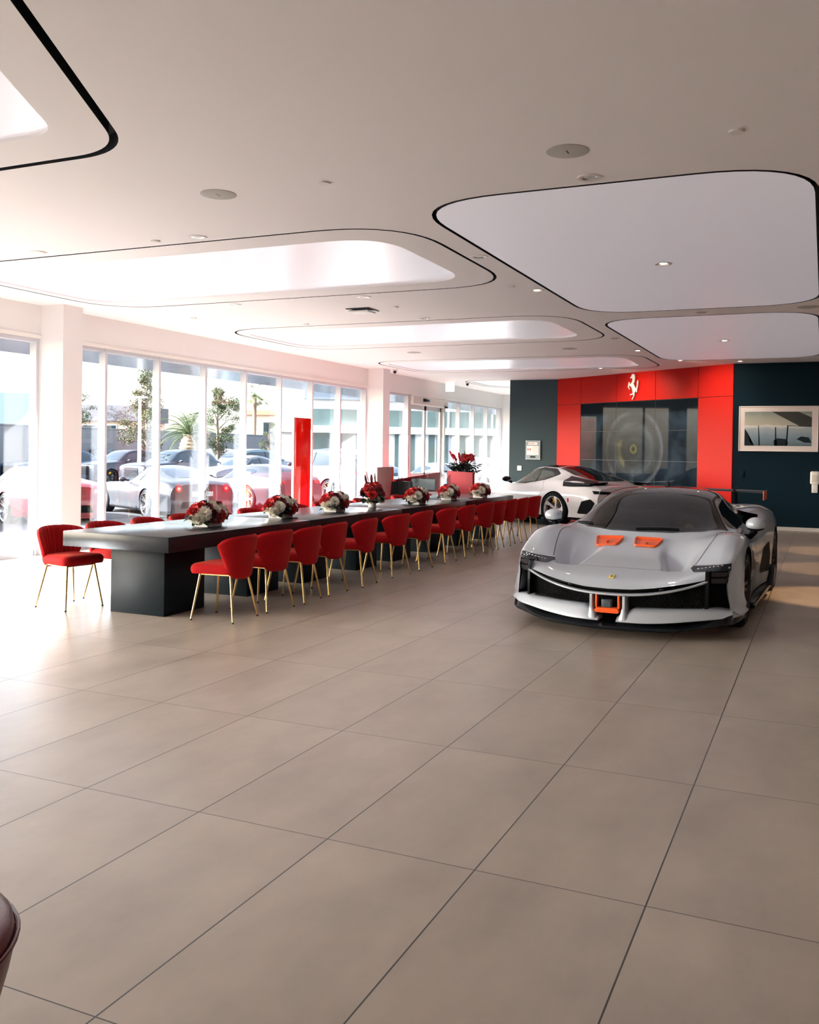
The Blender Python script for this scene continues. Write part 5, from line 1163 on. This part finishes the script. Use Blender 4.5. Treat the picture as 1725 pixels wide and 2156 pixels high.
TYPES['sedan'] = dict(st=[(.03,.62,.45,.61,.66,.58,.72,.48,.68),(.12,.78,.55,.77,.76,.73,.84,.52,.80),(.6,.90,.62,.89,.83,.85,.92,.58,.88),(1.1,.95,.64,.94,.84,.90,.94,.60,.90),(1.6,.99,.66,.98,.84,.93,.94,.60,.90),(2.0,1.18,.60,1.13,.84,.94,.94,.60,.90),(2.5,1.40,.55,1.34,.83,.96,.94,.60,.90),(3.1,1.47,.54,1.41,.83,.98,.94,.60,.90),(3.7,1.38,.52,1.33,.83,.99,.94,.62,.90),(4.2,1.18,.54,1.15,.83,.99,.93,.62,.89),(4.6,1.05,.56,1.04,.80,.97,.90,.62,.86),(4.9,.90,.52,.89,.72,.84,.82,.58,.78)],
    fa=.95, ra=3.85, r=.345, L=4.9, H=1.47,
    ws=[(0,1.62),(.42,1.68),(.68,1.80),(.68,1.9),(.56,2.42),(.32,2.40),(0,2.39)], side=[(2.0,1.0),(2.5,1.28),(3.1,1.355),(3.7,1.27),(4.1,1.10),(4.0,1.03),(3.1,1.0)], rw=[(0,3.65),(.46,3.68),(.52,4.1),(.48,4.25),(0,4.3)], bp=(3.0,1.0,1.35))
BASE = {}
for k_, T in TYPES.items():
    G_ = loft(simple_rows(T['st']), 4, 3); m0 = body_mesh(G_, 'body', [M_paint, M_under, M_under], .22)
    T['bvh'] = bvh_of(m0); cs = []
    for s_ in (1, -1):
        for u_ in (T['fa'], T['ra']): cs.append(arc_cyl(s_*.62, s_*1.3, u_, T['r']-.01, T['r']+.045, 2, 28))
    T['me'] = cut(m0, cs)
PAINTS = {}
def paint(name, col, metal=.3, rough=.3, coat=.35):
    if name not in PAINTS: PAINTS[name] = principled(name, col, rough=rough, metal=metal, spec=.4, coat=coat, coat_r=.03)
    return PAINTS[name]
M_cglass = principled('tinted_car_window', (.01,.018,.024), rough=.05, spec=.6, coat=.1)
M_rimo = principled('parked_rim', (.25,.25,.26), rough=.3, metal=.8)
M_chrome = principled('chrome', (.5,.5,.52), rough=.12, metal=1.)
M_lampf = principled('clear_lamp', (.55,.58,.6), rough=.1, metal=.5)
WB = {}
def make_car(kind, x, y, z, rz, pm, label, name='parked_car', cat='car', group='cars parked outside the windows', rim=None, lamps='bar', grille='dark', cal=None):
    T = TYPES[kind]; t_ = empty(name, (x, y, z), R(rz), label, cat, group)
    key = kind
    if key not in WB:
        me = T['me']; WB[key] = True
    me = T['me'].copy(); me.materials[0] = pm; obj_from(me, 'body', t_)
    bv_ = T['bvh']
    def full(h): return h+[(-a, b_) for a, b_ in h[::-1] if a > 0]
    patch(bv_, full(T['ws']), 'top', .004, 'windscreen', M_cglass, t_, .12)
    patch(bv_, full(T['rw']), 'top', .004, 'rear_window', M_cglass, t_, .12)
    for s_ in (1, -1):
        sd = patch(bv_, round_poly(T['side'], .04, 3), 'side', .004, 'side_window', M_cglass, t_, .12, flip=s_)
        u_, za, zb_ = T['bp']; seam(bv_, [(u_, za-.01), (u_-.02, zb_)], 'side', 'window_pillar', sd, .035, .008, flip=s_, mat=M_under)
        seam(bv_, [(u_-1.05, za-.05), (u_-1.0, .6), (u_-1.0, .3)], 'side', 'door_gap', t_, .008, .002, flip=s_); seam(bv_, [(u_+.1, za-.02), (u_+.12, .6), (u_+.05, .3)], 'side', 'door_gap', t_, .008, .002, flip=s_)
        zh = T['st'][1][1]; wv = T['st'][1][4]
        P = [(s_*(wv-.26), zh-.13), (s_*(wv-.02), zh-.09), (s_*(wv+.02), zh-.16), (s_*(wv-.16), zh-.21)]
        patch(bv_, P if s_ > 0 else P[::-1], 'front', .006, 'headlamp', M_lampf, t_, .06)
        e_ = T['st'][-2]; zt = e_[5]-.12
        if lamps == 'round':
            P = [(s_*.60+.085*math.cos(2*PI*k/20), zt+.085*math.sin(2*PI*k/20)) for k in range(20)]; q_ = patch(bv_, P, 'rear', .012, 'tail_lamp', M_tail, t_, .06)
            P = [(s_*.60+.04*math.cos(2*PI*k/16), zt+.04*math.sin(2*PI*k/16)) for k in range(16)]; patch(bv_, P, 'rear', .018, 'lamp_centre', M_lampf, q_, .06)
        else:
            P = [(s_*(e_[4]-.30), zt+.04), (s_*(e_[4]+.03), zt+.06), (s_*(e_[4]+.03), zt-.03), (s_*(e_[4]-.26), zt-.04)]; patch(bv_, P if s_ > 0 else P[::-1], 'rear', .008, 'tail_lamp', M_tail, t_, .06)
        mb = MB(); zm_ = T['side'][0][1]+.04; um = T['side'][0][0]+.12; mb.ball((s_*1.02, um, zm_), .10, 2, sc=(1.0,.6,.65)); mb.tube([(s_*.86,um,zm_-.03),(s_*1.0,um,zm_-.01)], .03, 6); mb.build('door_mirror', pm, t_, smooth=60)
    f_ = T['st'][1]; g0, g1 = (.30, f_[1]-.16) if kind != 'suv' else (.48, f_[1]-.10); gw = f_[4]*.62
    gp_ = patch(bv_, round_poly([(-gw,g0),(gw,g0),(gw*.94,g1),(-gw*.94,g1)], .06, 4), 'front', .006, 'grille', M_under, t_, .08)
    if grille == 'chrome':
        b = MB()
        for k in range(7):
            z_ = g0+.03+(g1-g0-.06)*k/6; rows_ = []
            for i in range(17):
                v = -gw*.92+gw*1.84*i/16; h, n_, _, _ = bv_.ray_cast(Vector((v, -5, z_)), Vector((0,1,0)))
                rows_.append([h+Vector((0,-.02,-.012)), h+Vector((0,-.032,0)), h+Vector((0,-.02,.012)), h+Vector((0,.0,.0))])
            b.grid(rows_, cv=True)
        b.build('grille_bars', M_chrome, gp_)
    eb = T['st'][-2]
    patch(bv_, [(-.55,.28),(.55,.28),(.50,.44),(-.50,.44)], 'rear', .006, 'rear_diffuser', M_under, t_, .1)
    patch(bv_, [(-.26,eb[5]-.30),(.26,eb[5]-.30),(.26,eb[5]-.19),(-.26,eb[5]-.19)], 'rear', .012, 'number_plate', M_white, t_, .1)
    for s_ in (1, -1):
        for u_ in (T['fa'], T['ra']): wheel(t_, s_*.855, u_, T['r'], .24, s_, rim or M_rimo, rim or M_rimo, cal or M_cal_y, 5, 'star')
    return t_, T
def gz(x): return -.12-.012*max(0, -x-11.6)
P_sil = paint('silver_paint', (.035,.037,.042), .2); P_blk = paint('black_paint', (.012,.014,.02), .2); P_red = paint('red_car_paint', (.20,.006,.010), .1); P_wht = paint('white_car_paint', (.22,.22,.22), 0.); P_lbl = paint('light_blue_paint', (.12,.18,.20), .3); P_dgr = paint('graphite_paint', (.05,.055,.06), .5); P_pgr = paint('pearl_grey_paint', (.16,.165,.18), .3); P_nav = paint('navy_paint', (.02,.04,.07), .3)
def rearplace(x, y, ang):
    """root position so that the rear-left wheel contact is at x,y; ang = heading direction in degrees (from +X)"""
    return x, y, ang+90
def put_car(kind, wx, wy, ang, pm, label, **k):
    T = TYPES[kind]; h = Vector((math.cos(R(ang)), math.sin(R(ang)), 0)); left = Vector((-h.y, h.x, 0))
    o_ = Vector((wx, wy, 0))+h*T['ra']-left*.9
    return make_car(kind, o_.x, o_.y, gz(o_.x+.0) if k.get('z') is None else k.pop('z'), ang+90, pm, label, **k)
c5, _ = put_car('coupe', -14.6, 17.45, 153, P_sil, 'silver coupe with round red tail lamps, parked tail to the windows behind the first flowers', lamps='round', rim=M_rimo)
put_car('coupe', -15.9, 14.5, 157, P_red, 'red coupe parked outside beside the first pillar, left of the silver coupe', lamps='round')
put_car('coupe', -16.7, 11.7, 160, P_sil, 'silver car seen pale through the leftmost window', lamps='round')
put_car('shootingbrake', -14.1, 20.9, 163, P_sil, 'silver hatchback coupe parked outside, partly behind the red totem', lamps='bar')
put_car('suv', -14.0, 25.2, 158, P_dgr, 'dark grey SUV parked outside just right of the red totem')
put_car('sedan', -15.6, 30.2, 160, P_nav, 'dark blue car parked outside behind the grey SUV')
put_car('coupe', -13.2, 31.2, 150, paint('sky_blue_paint', (.10,.17,.23), .2), 'pale blue car outside, showing right and left of the second pillar')
def nose_place(kind, x, y, ang, pm, label, **k):
    """front-left wheel contact at x,y"""
    T = TYPES[kind]; h = Vector((math.cos(R(ang)), math.sin(R(ang)), 0)); left = Vector((-h.y, h.x, 0)); o_ = Vector((x, y, 0))+h*T['fa']-left*.9
    return make_car(kind, o_.x, o_.y, gz(o_.x), ang+90, pm, label, **k)
nose_place('suv', -32.0, 35.5, -98, P_blk, 'black SUV in the second row outside, side windows visible above the silver coupe', rim=M_rimd)
nose_place('suv', -27.0, 33.2, -98, paint('black_pearl', (.03,.035,.042), .4), 'dark SUV with wide chrome grille in the second row outside', grille='chrome')
nose_place('suv', -34.6, 33.3, -98, P_nav, 'dark blue SUV outside, only its window showing beside the first pillar')
nose_place('sedan', -23.5, 33.6, -98, P_pgr, 'grey car with clear windscreen behind the silver hatchback')
for x, y, kd, pm, lab, a in [(-36.6,37.5,'sedan',P_wht,'white car by the boundary wall, leftmost in the far row',70),(-35.8,41.2,'suv',P_wht,'white SUV with dark rear window in the far row by the wall',80),(-33.0,45.2,'sedan',P_red,'red car in the far row by the wall',90),(-30.3,46.6,'suv',P_wht,'white SUV in the far row left of the stout palm',90),(-25.6,42.6,'suv',P_lbl,'pale blue SUV in the far row under the leafy tree',165),(-22.6,47.0,'sedan',P_nav,'dark car far behind the silver hatchback',165)]:
    make_car(kd, x, y, -.25, a, pm, lab)
make_car('sedan', -17.5, 42.0, -.2, 250, P_wht, 'white car seen through the glass left of the sliding door')
make_car('sedan', -15.6, 47.0, -.2, 250, P_dgr, 'dark car seen through the sliding door glass')
make_car('sedan', -12.2, 37.5, -.18, 250, P_red, 'red car low behind the sliding door')

# ================================================================ white grand tourer inside, behind the table
P_gt = paint('gloss_white_paint', (.62,.62,.65), 0., .28, .9)
h = Vector((math.cos(R(150)), math.sin(R(150)), 0)); left = Vector((-h.y, h.x, 0)); o_ = Vector((-5.0, 18.6, 0))+h*3.62-left*.86
T = TYPES['coupe']; gt = empty('white_coupe', (o_.x, o_.y, 0), R(240), 'glossy white grand tourer coupe with black roof, parked before the red wall', 'car')
me = T['me'].copy(); me.materials[0] = P_gt; obj_from(me, 'body', gt); b2 = T['bvh']
def full(h_): return h_+[(-a, c) for a, c in h_[::-1] if a > 0]
patch(b2, full([(p_, shf(q_)) for p_, q_ in [(0,1.72),(.35,1.76),(.64,1.90),(.67,1.98),(.56,2.42),(.58,2.9),(.53,3.15),(.3,3.22),(0,3.24)]]), 'top', .003, 'roof_panel', M_roof, gt, .06)
patch(b2, full([(p_, shf(q_)) for p_, q_ in [(0,1.74),(.35,1.78),(.60,1.91),(.62,1.98),(.53,2.38),(.30,2.36),(0,2.35)]]), 'top', .006, 'windscreen', M_cglass, gt, .08)
for s_ in (1, -1):
    patch(b2, round_poly([(shf(p_), q_) for p_, q_ in [(1.86,.85),(2.45,1.14),(2.9,1.20),(3.25,1.17),(3.48,1.06),(3.2,.94),(2.5,.845)]], .03, 3), 'side', .003, 'window_surround', M_roof, gt, .05, flip=s_)
    sw_ = patch(b2, round_poly([(shf(p_), q_) for p_, q_ in [(1.98,.862),(2.48,1.10),(2.92,1.14),(3.22,1.10),(3.36,1.03),(3.1,.93),(2.5,.865)]], .04, 4), 'side', .007, 'side_window', principled('side_glass_green', (.045,.06,.05), rough=.04, spec=.8, coat=.3) if s_ > 0 else M_cglass, gt, .05, flip=s_)
    seam(b2, [(2.93,.88),(2.86,1.14)], 'side', 'window_pillar', sw_, .02, .009, flip=s_, mat=M_under)
    seam(b2, [(1.80,.82),(1.72,.6),(1.78,.3)], 'side', 'door_gap', gt, .006, .002, flip=s_); seam(b2, [(3.18,.92),(3.25,.75),(3.12,.5),(3.1,.3)], 'side', 'door_gap', gt, .006, .002, flip=s_)
    # rear deck black wedge, red inner strip and dark glass
    patch(b2, [(3.74,1.03),(4.0,.99),(4.35,.93),(4.60,.87),(4.45,.84),(4.0,.825),(3.82,.83)], 'side', .006, 'deck_wedge', M_carbon, gt, .04, flip=s_)
    seam(b2, [(.30*1,0)] and [(s_*.50,3.82),(s_*.46,4.15),(s_*.42,4.36)], 'top', 'red_reflex_strip', gt, .05, .010, mat=principled('strip_red', (.25,.01,.012), rough=.3) if 'strip_red' not in bpy.data.materials else bpy.data.materials['strip_red'])
    b = MB(); rows_ = []
    for k in range(9):
        t = k/8; v = s_*(.90-.52*t); rows_.append([(v, 4.05+.12*t, .865+.03*t), (v, 4.30+.12*t, .895+.03*t), (v, 4.55, .90+.03*t), (v, 4.55, .875+.03*t), (v, 4.1+.12*t, .845+.02*t)])
    b.grid(rows_, cv=True); b.f += [(0,1,2,3,4), (44,43,42,41,40)]; b.m += [0,0]; b.build('rear_flap', M_carbon, gt, fixn=True)
    patch(b2, [(s_*.42,.74),(s_*.82,.76),(s_*.82,.70),(s_*.42,.69)] if s_ > 0 else [(-.82,.76),(-.42,.74),(-.42,.69),(-.82,.70)], 'rear', .008, 'tail_lamp', M_carbon, gt, .05)
    patch(b2, round_poly([(4.22,.30),(4.36,.55),(4.55,.60),(4.62,.52),(4.5,.30)], .03, 3), 'side', .006, 'rear_corner_vent', M_under, gt, .05, flip=s_)
    patch(b2, [(s_*.50,.62),(s_*.66,.60),(s_*.74,.50),(s_*.58,.52)] if s_ > 0 else [(-.66,.60),(-.50,.62),(-.58,.52),(-.74,.50)], 'front', .006, 'headlamp', M_lampf, gt, .05)
    seam(b2, [(4.03,.60),(4.03,.52)], 'side', 'side_marker', gt, .035, .006, flip=s_, mat=M_tail)
    mb = MB(); mb.ball((s_*1.03, 2.24, .93), .105, 2, sc=(1.1,.75,.6)); mo2 = mb.build('door_mirror', M_carbon, gt, smooth=60); MB().tube([(s_*.86,2.22,.86),(s_*1.0,2.24,.90)], .028, 8).build('mirror_stalk', M_under, mo2)
    b = MB(); b.rbox(s_*.93-.03, s_*.93+.035, 1.35, 3.2, .12, .19, .015); b.build('side_sill', M_carbon, gt)
patch(b2, full([(0,3.28),(.46,3.32),(.52,3.75),(.47,4.25),(.3,4.35),(0,4.38)]), 'top', .005, 'rear_window', M_wind, gt, .06)
patch(b2, [(-.62,.26),(.62,.26),(.60,.50),(.45,.56),(-.45,.56),(-.60,.50)], 'rear', .008, 'rear_diffuser', M_under, gt, .06)
patch(b2, [(-.5,.24),(.5,.24),(.45,.44),(-.45,.44)], 'front', .008, 'grille', M_under, gt, .06)
# shield on the front wing
for s_ in (1, -1):
    P = [(1.42,.735),(1.50,.735),(1.505,.69),(1.46,.63),(1.415,.69)]
    q_ = patch(b2, P, 'side', .006, 'wing_shield', principled('shield_yellow', (.85,.62,.05), rough=.3) if 'shield_yellow' not in bpy.data.materials else bpy.data.materials['shield_yellow'], gt, .05, flip=s_)
    patch(b2, [(1.445,.715),(1.475,.72),(1.47,.66),(1.45,.665)], 'side', .010, 'shield_horse', M_black, q_, .05, flip=s_)
for s_ in (1, -1):
    for u_ in (.95, 3.62): wheel(gt, s_*.86, u_, .352, .27, s_, M_black, principled('blade_white', (.75,.75,.76), rough=.2) if 'blade_white' not in bpy.data.materials else bpy.data.materials['blade_white'], M_cal_y, 5, 'blade', lip_m=M_rims)

# ================================================================ outdoors
M_asph = principled('asphalt', (.06,.06,.065), rough=.9, bump=.3, bscale=80, var=.2, vscale=.7)
b = MB(); b.add([(-11.9,-40,-.12),(-11.9,90,-.12),(-80,90,gz(-80)),(-80,-40,gz(-80))], [(0,1,2,3)]); b.add([(-11.9,36,-.12),(60,36,-.12),(60,90,-.12),(-11.9,90,-.12)], [(0,1,2,3)])
struct(b.build('floor_parking_lot', M_asph, smooth=0))
b = MB(); b.rbox(-12.05, -10.0, -20, 40, -.14, -.03, .02); struct(b.build('floor_sidewalk', principled('sidewalk_concrete', (.16,.16,.145), rough=.85, bump=.2, bscale=40), smooth=0))
M_blk = principled('block_wall_paint', (.16,.16,.17), rough=.9, bump=.3, bscale=6, stretch=(1,1,3))
def wallseg(a, c, z0_, z1_, th, name, mat, label, cat, cap=None):
    t_ = empty(name, (0,0,0), 0, label, cat); b = MB(); wall_between(a, c, z0_, z1_, th, b, 0, .01); b.build('wall_body', mat, t_, smooth=0)
    b = MB(); wall_between(a, c, z1_, z1_+.08, th+.08, b, 0, .01); b.build('wall_cap', cap or mat, t_, smooth=0)
wallseg((-37.0,20), (-40.6,66), -.6, 2.5, .3, 'boundary_wall', M_blk, 'long pale block wall behind the far row of cars', 'wall')
M_bark = principled('bark', (.10,.07,.05), rough=.9, bump=.5, bscale=30)
LG = [principled('foliage_a', (.045,.06,.02), rough=.7, var=.4, vscale=2), principled('foliage_b', (.065,.075,.03), rough=.7, var=.4, vscale=2), principled('foliage_dark', (.035,.055,.025), rough=.7, var=.4, vscale=2), principled('palm_green', (.06,.09,.03), rough=.55, var=.3, vscale=3)]
def tree(x, y, h_, cr, z0_, lab, kind='round', lm=0, seed=1, n=2600, trunk=.12, tz=.35, grp='trees beyond the parking lot', lf=.14):
    random.seed(seed); t_ = empty('tree', (x, y, gz(x)), 0, lab, 'tree', grp)
    b = MB(); b.tube([(0,0,0),(.05,.02,h_*.3),(-.06,.03,h_*.6),(0,0,h_*.96)], [trunk, trunk*.8, trunk*.5, trunk*.1], 8)
    clumps = []
    for k in range(26 if kind != 'cone' else 44):
        t = random.random()
        if kind == 'cone':
            zz_ = h_*(tz+(1-tz)*(k/44)); rad = cr*(1-.80*(k/44))*random.uniform(.25, 1.0)
        else:
            zz_ = h_*(tz+(1-tz)*t); rad = cr*math.sin(PI*min(.95, .15+.8*t))**.8*random.uniform(.2, .95)
        a = random.uniform(0, 2*PI); c = Vector((rad*math.cos(a), rad*math.sin(a), zz_)); clumps.append((c, cr*random.uniform(.16, .34)))
        b.tube([(0,0,max(.2*h_, zz_-rad*.6)), c*.5+Vector((0,0,zz_*.48)), c], [trunk*.25, trunk*.15, trunk*.06], 5)
    b.build('trunk', M_bark, t_, smooth=60)
    b = MB(); per = n//len(clumps)
    for c, r_ in clumps:
        for k in range(per):
            d_ = Vector((random.gauss(0,1), random.gauss(0,1), random.gauss(0,.6))); d_.normalize(); p_ = c+d_*r_*random.random()**.4
            a = Vector((random.gauss(0,1), random.gauss(0,1), random.gauss(0,1))).normalized(); q_ = a.orthogonal().normalized(); l = lf*random.uniform(.5, 1.2)
            b.add([p_-a*l*.5, p_+q_*l*.22, p_+a*l*.5, p_-q_*l*.22], [(0,1,2,3)])
    b.build('foliage', LG[lm], t_, smooth=0); return t_
tree(-35.6, 42.4, 6.5, 1.7, 0, 'tall airy pine-like tree beyond the parking lot, left of the stout palm', 'cone', 1, 3, 11000, .13, .30, lf=.10)
tree(-31.6, 43.7, 5.2, 1.5, 0, 'leafy green tree between the stout palm and the slender fan palm', 'round', 0, 5, 11000, .14, .34, lf=.10)
tree(-30.4, 47.2, 3.5, .8, 0, 'small leafy tree below the slender fan palm', 'round', 1, 8, 4500, .09, .40, lf=.08)
tree(-33.2, 55.5, 8.6, 2.3, 0, 'big tree right of the fan palm, behind the red totem', 'round', 1, 9, 9000, .2, .30, lf=.12)
tree(-36.2, 36.0, 4.6, 1.2, 0, 'feathery tree seen in the leftmost window', 'round', 1, 12, 2200, .1, .3)
tree(-53.5, 56.0, 6.2, 1.4, 0, 'hazy tree top above the dark flat roof, left one', 'round', 2, 14, 1100, .15, .62)
tree(-50.0, 60.5, 6.2, 1.5, 0, 'hazy tree top above the dark flat roof, right one', 'round', 2, 15, 1100, .15, .62)
for k, (x, y) in enumerate([(-31.8,49.5),(-33.4,46.2),(-33.0,51.5)]): tree(x, y, 1.3, .5, 0, ['low shrub against the wall under the fan palm','low shrub at the foot of the leafy tree','low shrub by the wall left of the red totem'][k], 'round', 2, 30+k, 600, .05, .2, 'shrubs at the wall')
def palm(x, y, th_, tr, fl, n, lab, seed, stout):
    random.seed(seed); t_ = empty('palm_tree', (x, y, gz(x)), 0, lab, 'palm', 'palm trees beyond the parking lot')
    b = MB(); prof = []
    N = 26
    for k in range(N+1):
        t = k/N; r_ = tr*(1.0 if not stout else (.72+.5*math.sin(PI*min(1, max(0, (t-.35)/.62)))))*(1+.10*(k % 2)); prof.append((r_, th_*t))
    b.lathe(prof, 14); b.build('trunk', principled('palm_trunk_%d' % seed, (.22,.15,.10), rough=.9, bump=.8, bscale=14), t_, smooth=30)
    for k in range(n):
        b = MB(); az = k*2.39996; el = R(85-110*(k/n)**.9); L_ = fl*random.uniform(.85, 1.1); pts = []
        for i in range(11):
            t = i/10; e = el-R(75)*t*t; 
            if i == 0: p_ = Vector((0,0,th_)) 
            else: p_ = pts[-1]+Vector((math.cos(az)*math.cos(e), math.sin(az)*math.cos(e), math.sin(e)))*L_/10
            pts.append(p_)
        b.tube(pts, [.03*fl/2*(1-.8*i/10) for i in range(11)], 4)
        sd = Vector((-math.sin(az), math.cos(az), 0))
        if stout:
            for i in range(2, 11):
                for hk in (0, .5):
                    p_ = pts[i-1].lerp(pts[i], hk); w_ = fl*.20*math.sin(PI*min(1, (i+hk)/11.5))+.04; d_ = (pts[i]-pts[i-1]).normalized()
                    for s_ in (-1, 1): tip = p_+sd*s_*w_+d_*w_*.6-Vector((0,0,w_*.35)); b.add([p_, p_+d_*.04, tip, p_+d_*.02-Vector((0,0,.01))], [(0,1,2,3)])
        else:
            c_ = pts[-4]; dd_ = (pts[-3]-pts[-4]).normalized()
            for i in range(13):
                a = R(-85+170*i/12); tip = c_+(dd_*math.cos(a)+sd*math.sin(a))*fl*.45-Vector((0,0,.12*fl*abs(math.sin(a)))); b.add([c_, c_+(tip-c_)*.5+sd*.03, tip, c_+(tip-c_)*.5-sd*.03], [(0,1,2,3)])
        b.build('frond', LG[3], t_, smooth=0)
palm(-30.7, 39.95, 2.55, .42, 1.85, 44, 'stout palm with a pineapple-like trunk and arching fronds outside', 41, True)
palm(-42.2, 63.3, 6.2, .16, 1.3, 30, 'slender tall fan palm against the sky', 42, False)
palm(-36.0, 47.3, 3.6, .12, .7, 16, 'small distant palm between the trees', 43, False)
def lamp_post(x, y, h_, lab):
    t_ = empty('lamp_post', (x, y, gz(x)), 0, lab, 'lamp post', 'parking lot lamp posts'); MB().tube([(0,0,0),(0,0,h_)], [.10,.07], 12).build('pole', M_white, t_); MB().rbox(-.35, .35, -.14, .14, h_, h_+.10, .02).build('lamp_head', M_lightgrey, t_)
lamp_post(-30.4, 35.7, 4.2, 'white lamp post in front of the pine-like tree'); lamp_post(-34.4, 33.2, 5.6, 'tall lamp post in the leftmost window')
# buildings
def building(name, a, c, z0_, z1_, dep, mat, label, roof=None, wins=None, wm=None):
    t_ = empty(name, (0,0,0), 0, label, 'building'); a = Vector((a[0], a[1], 0)); c = Vector((c[0], c[1], 0)); d_ = c-a; L_ = d_.length; d_.normalize(); n_ = Vector((-d_.y, d_.x, 0))
    M_ = Matrix(((d_.x, n_.x, 0, a.x), (d_.y, n_.y, 0, a.y), (0,0,1,0), (0,0,0,1)))
    MB().box(0, L_, 0, dep, z0_, z1_, 0, M_).build('facade', mat, t_, smooth=0)
    if roof: MB().box(-.3, L_+.3, -.3, dep, z1_, z1_+roof[1], 0, M_).build('roof', roof[0], t_, smooth=0)
    for x0_, x1_, za, zb_ in (wins or []):
        f_ = MB(); f_.box(x0_-.06, x1_+.06, -.06, .02, za-.06, zb_+.06, 0, M_); f_ = f_.build('window', M_frame, t_, smooth=0); MB().box(x0_, x1_, -.08, -.055, za, zb_, 0, M_).build('pane', wm or M_cglass, f_, smooth=0)
    return t_, M_, L_
M_bw = principled('bright_stucco', (.85,.84,.82), rough=.8); M_bluegrey = principled('bluegrey_fascia', (.16,.19,.23), rough=.6); M_dgb = principled('grey_cladding', (.06,.06,.07), rough=.7); M_lblue = principled('pale_blue_wall', (.12,.17,.23), rough=.8)
M_shop = principled('shop_glass', (.10,.15,.15), rough=.08, spec=.8, var=.5, vscale=.8)
wins = [(x, x+1.25, 2.95, 3.95) for x in (1.9, 3.3, 4.7, 6.1, 7.5, 8.9, 10.3, 11.7, 13.1)]+[(x, x+1.25, -.05, 2.5) for x in (1.9, 3.3, 6.9, 9.0, 10.4, 11.8)]
bt, MB_, LB = building('showroom_building', (-29.6,47.2), (-17.6,55.7), -.5, 5.2, 4, M_bw, 'white showroom building across the lot with blue-grey fascia and window rows', wins=wins, wm=M_shop)
MB().box(1.4, 9.6, -.35, 0, 4.62, 6.1, 0, MB_).build('fascia', M_bluegrey, bt, smooth=0); MB().box(1.3, 9.7, -.4, 0, 4.52, 4.62, 0, MB_).build('fascia_trim', principled('fascia_trim', (.22,.25,.29), rough=.6), bt, smooth=0)
MB().box(-.3, LB, -.5, 0, 2.52, 2.75, 0, MB_).build('canopy', M_bw, bt, smooth=0)
RX = MB_ @ Matrix.Translation((4.12, -.37, 5.05)) @ Matrix.Rotation(R(90), 4, 'X')
text_mesh('lettering', 'BENTLEY', .36, principled('letter_white', (.9,.9,.9), rough=.3, emit=(1,1,1), estr=.25), RX, .03, bt, 1.15)
MB().box(5.0, 5.5, -.6, -.5, 2.6, 2.95, 0, MB_).build('wall_lamp', M_lightgrey, bt, smooth=0)
building('flat_roof_building', (-56.5,56.6), (-50.2,58.6), -1, 3.55, 6, principled('tan_wall', (.45,.36,.28), rough=.9), 'flat-roofed building with dark grey upper storey beyond the wall', roof=(M_dgb, 1.25), wins=[(.4,1.5,2.2,3.2),(2.1,3.2,2.2,3.2),(3.8,4.9,2.2,3.2)])
building('pale_blue_building', (-50.2,43.2), (-46.2,45.6), -1, 4.9, 6, M_lblue, 'plain pale blue building in the leftmost window')
building('tiled_house', (-44.0,64.5), (-37.6,67.3), -1, 4.3, 6, principled('peach_stucco', (.62,.48,.40), rough=.9), 'peach stucco house with a tiled roof between the palms', roof=(principled('roof_tiles', (.42,.16,.09), rough=.8), .35), wins=[(1.6,2.4,2.4,3.7)])
t_ = empty('banner_sign', (-13.2, 44, 0), R(25), 'yellow and blue banner beyond the farthest windows', 'banner')
MB().rbox(-1.1, .9, -.03, .03, .3, 1.9, .01).build('yellow_field', principled('banner_yellow', (.80,.55,.03), rough=.6), t_); MB().rbox(-1.1, .9, -.035, .035, 1.9, 2.35, .01).build('blue_field', principled('banner_blue', (.05,.12,.5), rough=.6), t_)
for x in (-1.05, .85): MB().tube([(x,.05,-.13),(x,.05,2.35)], .03, 8).build('post', M_lightgrey, t_)
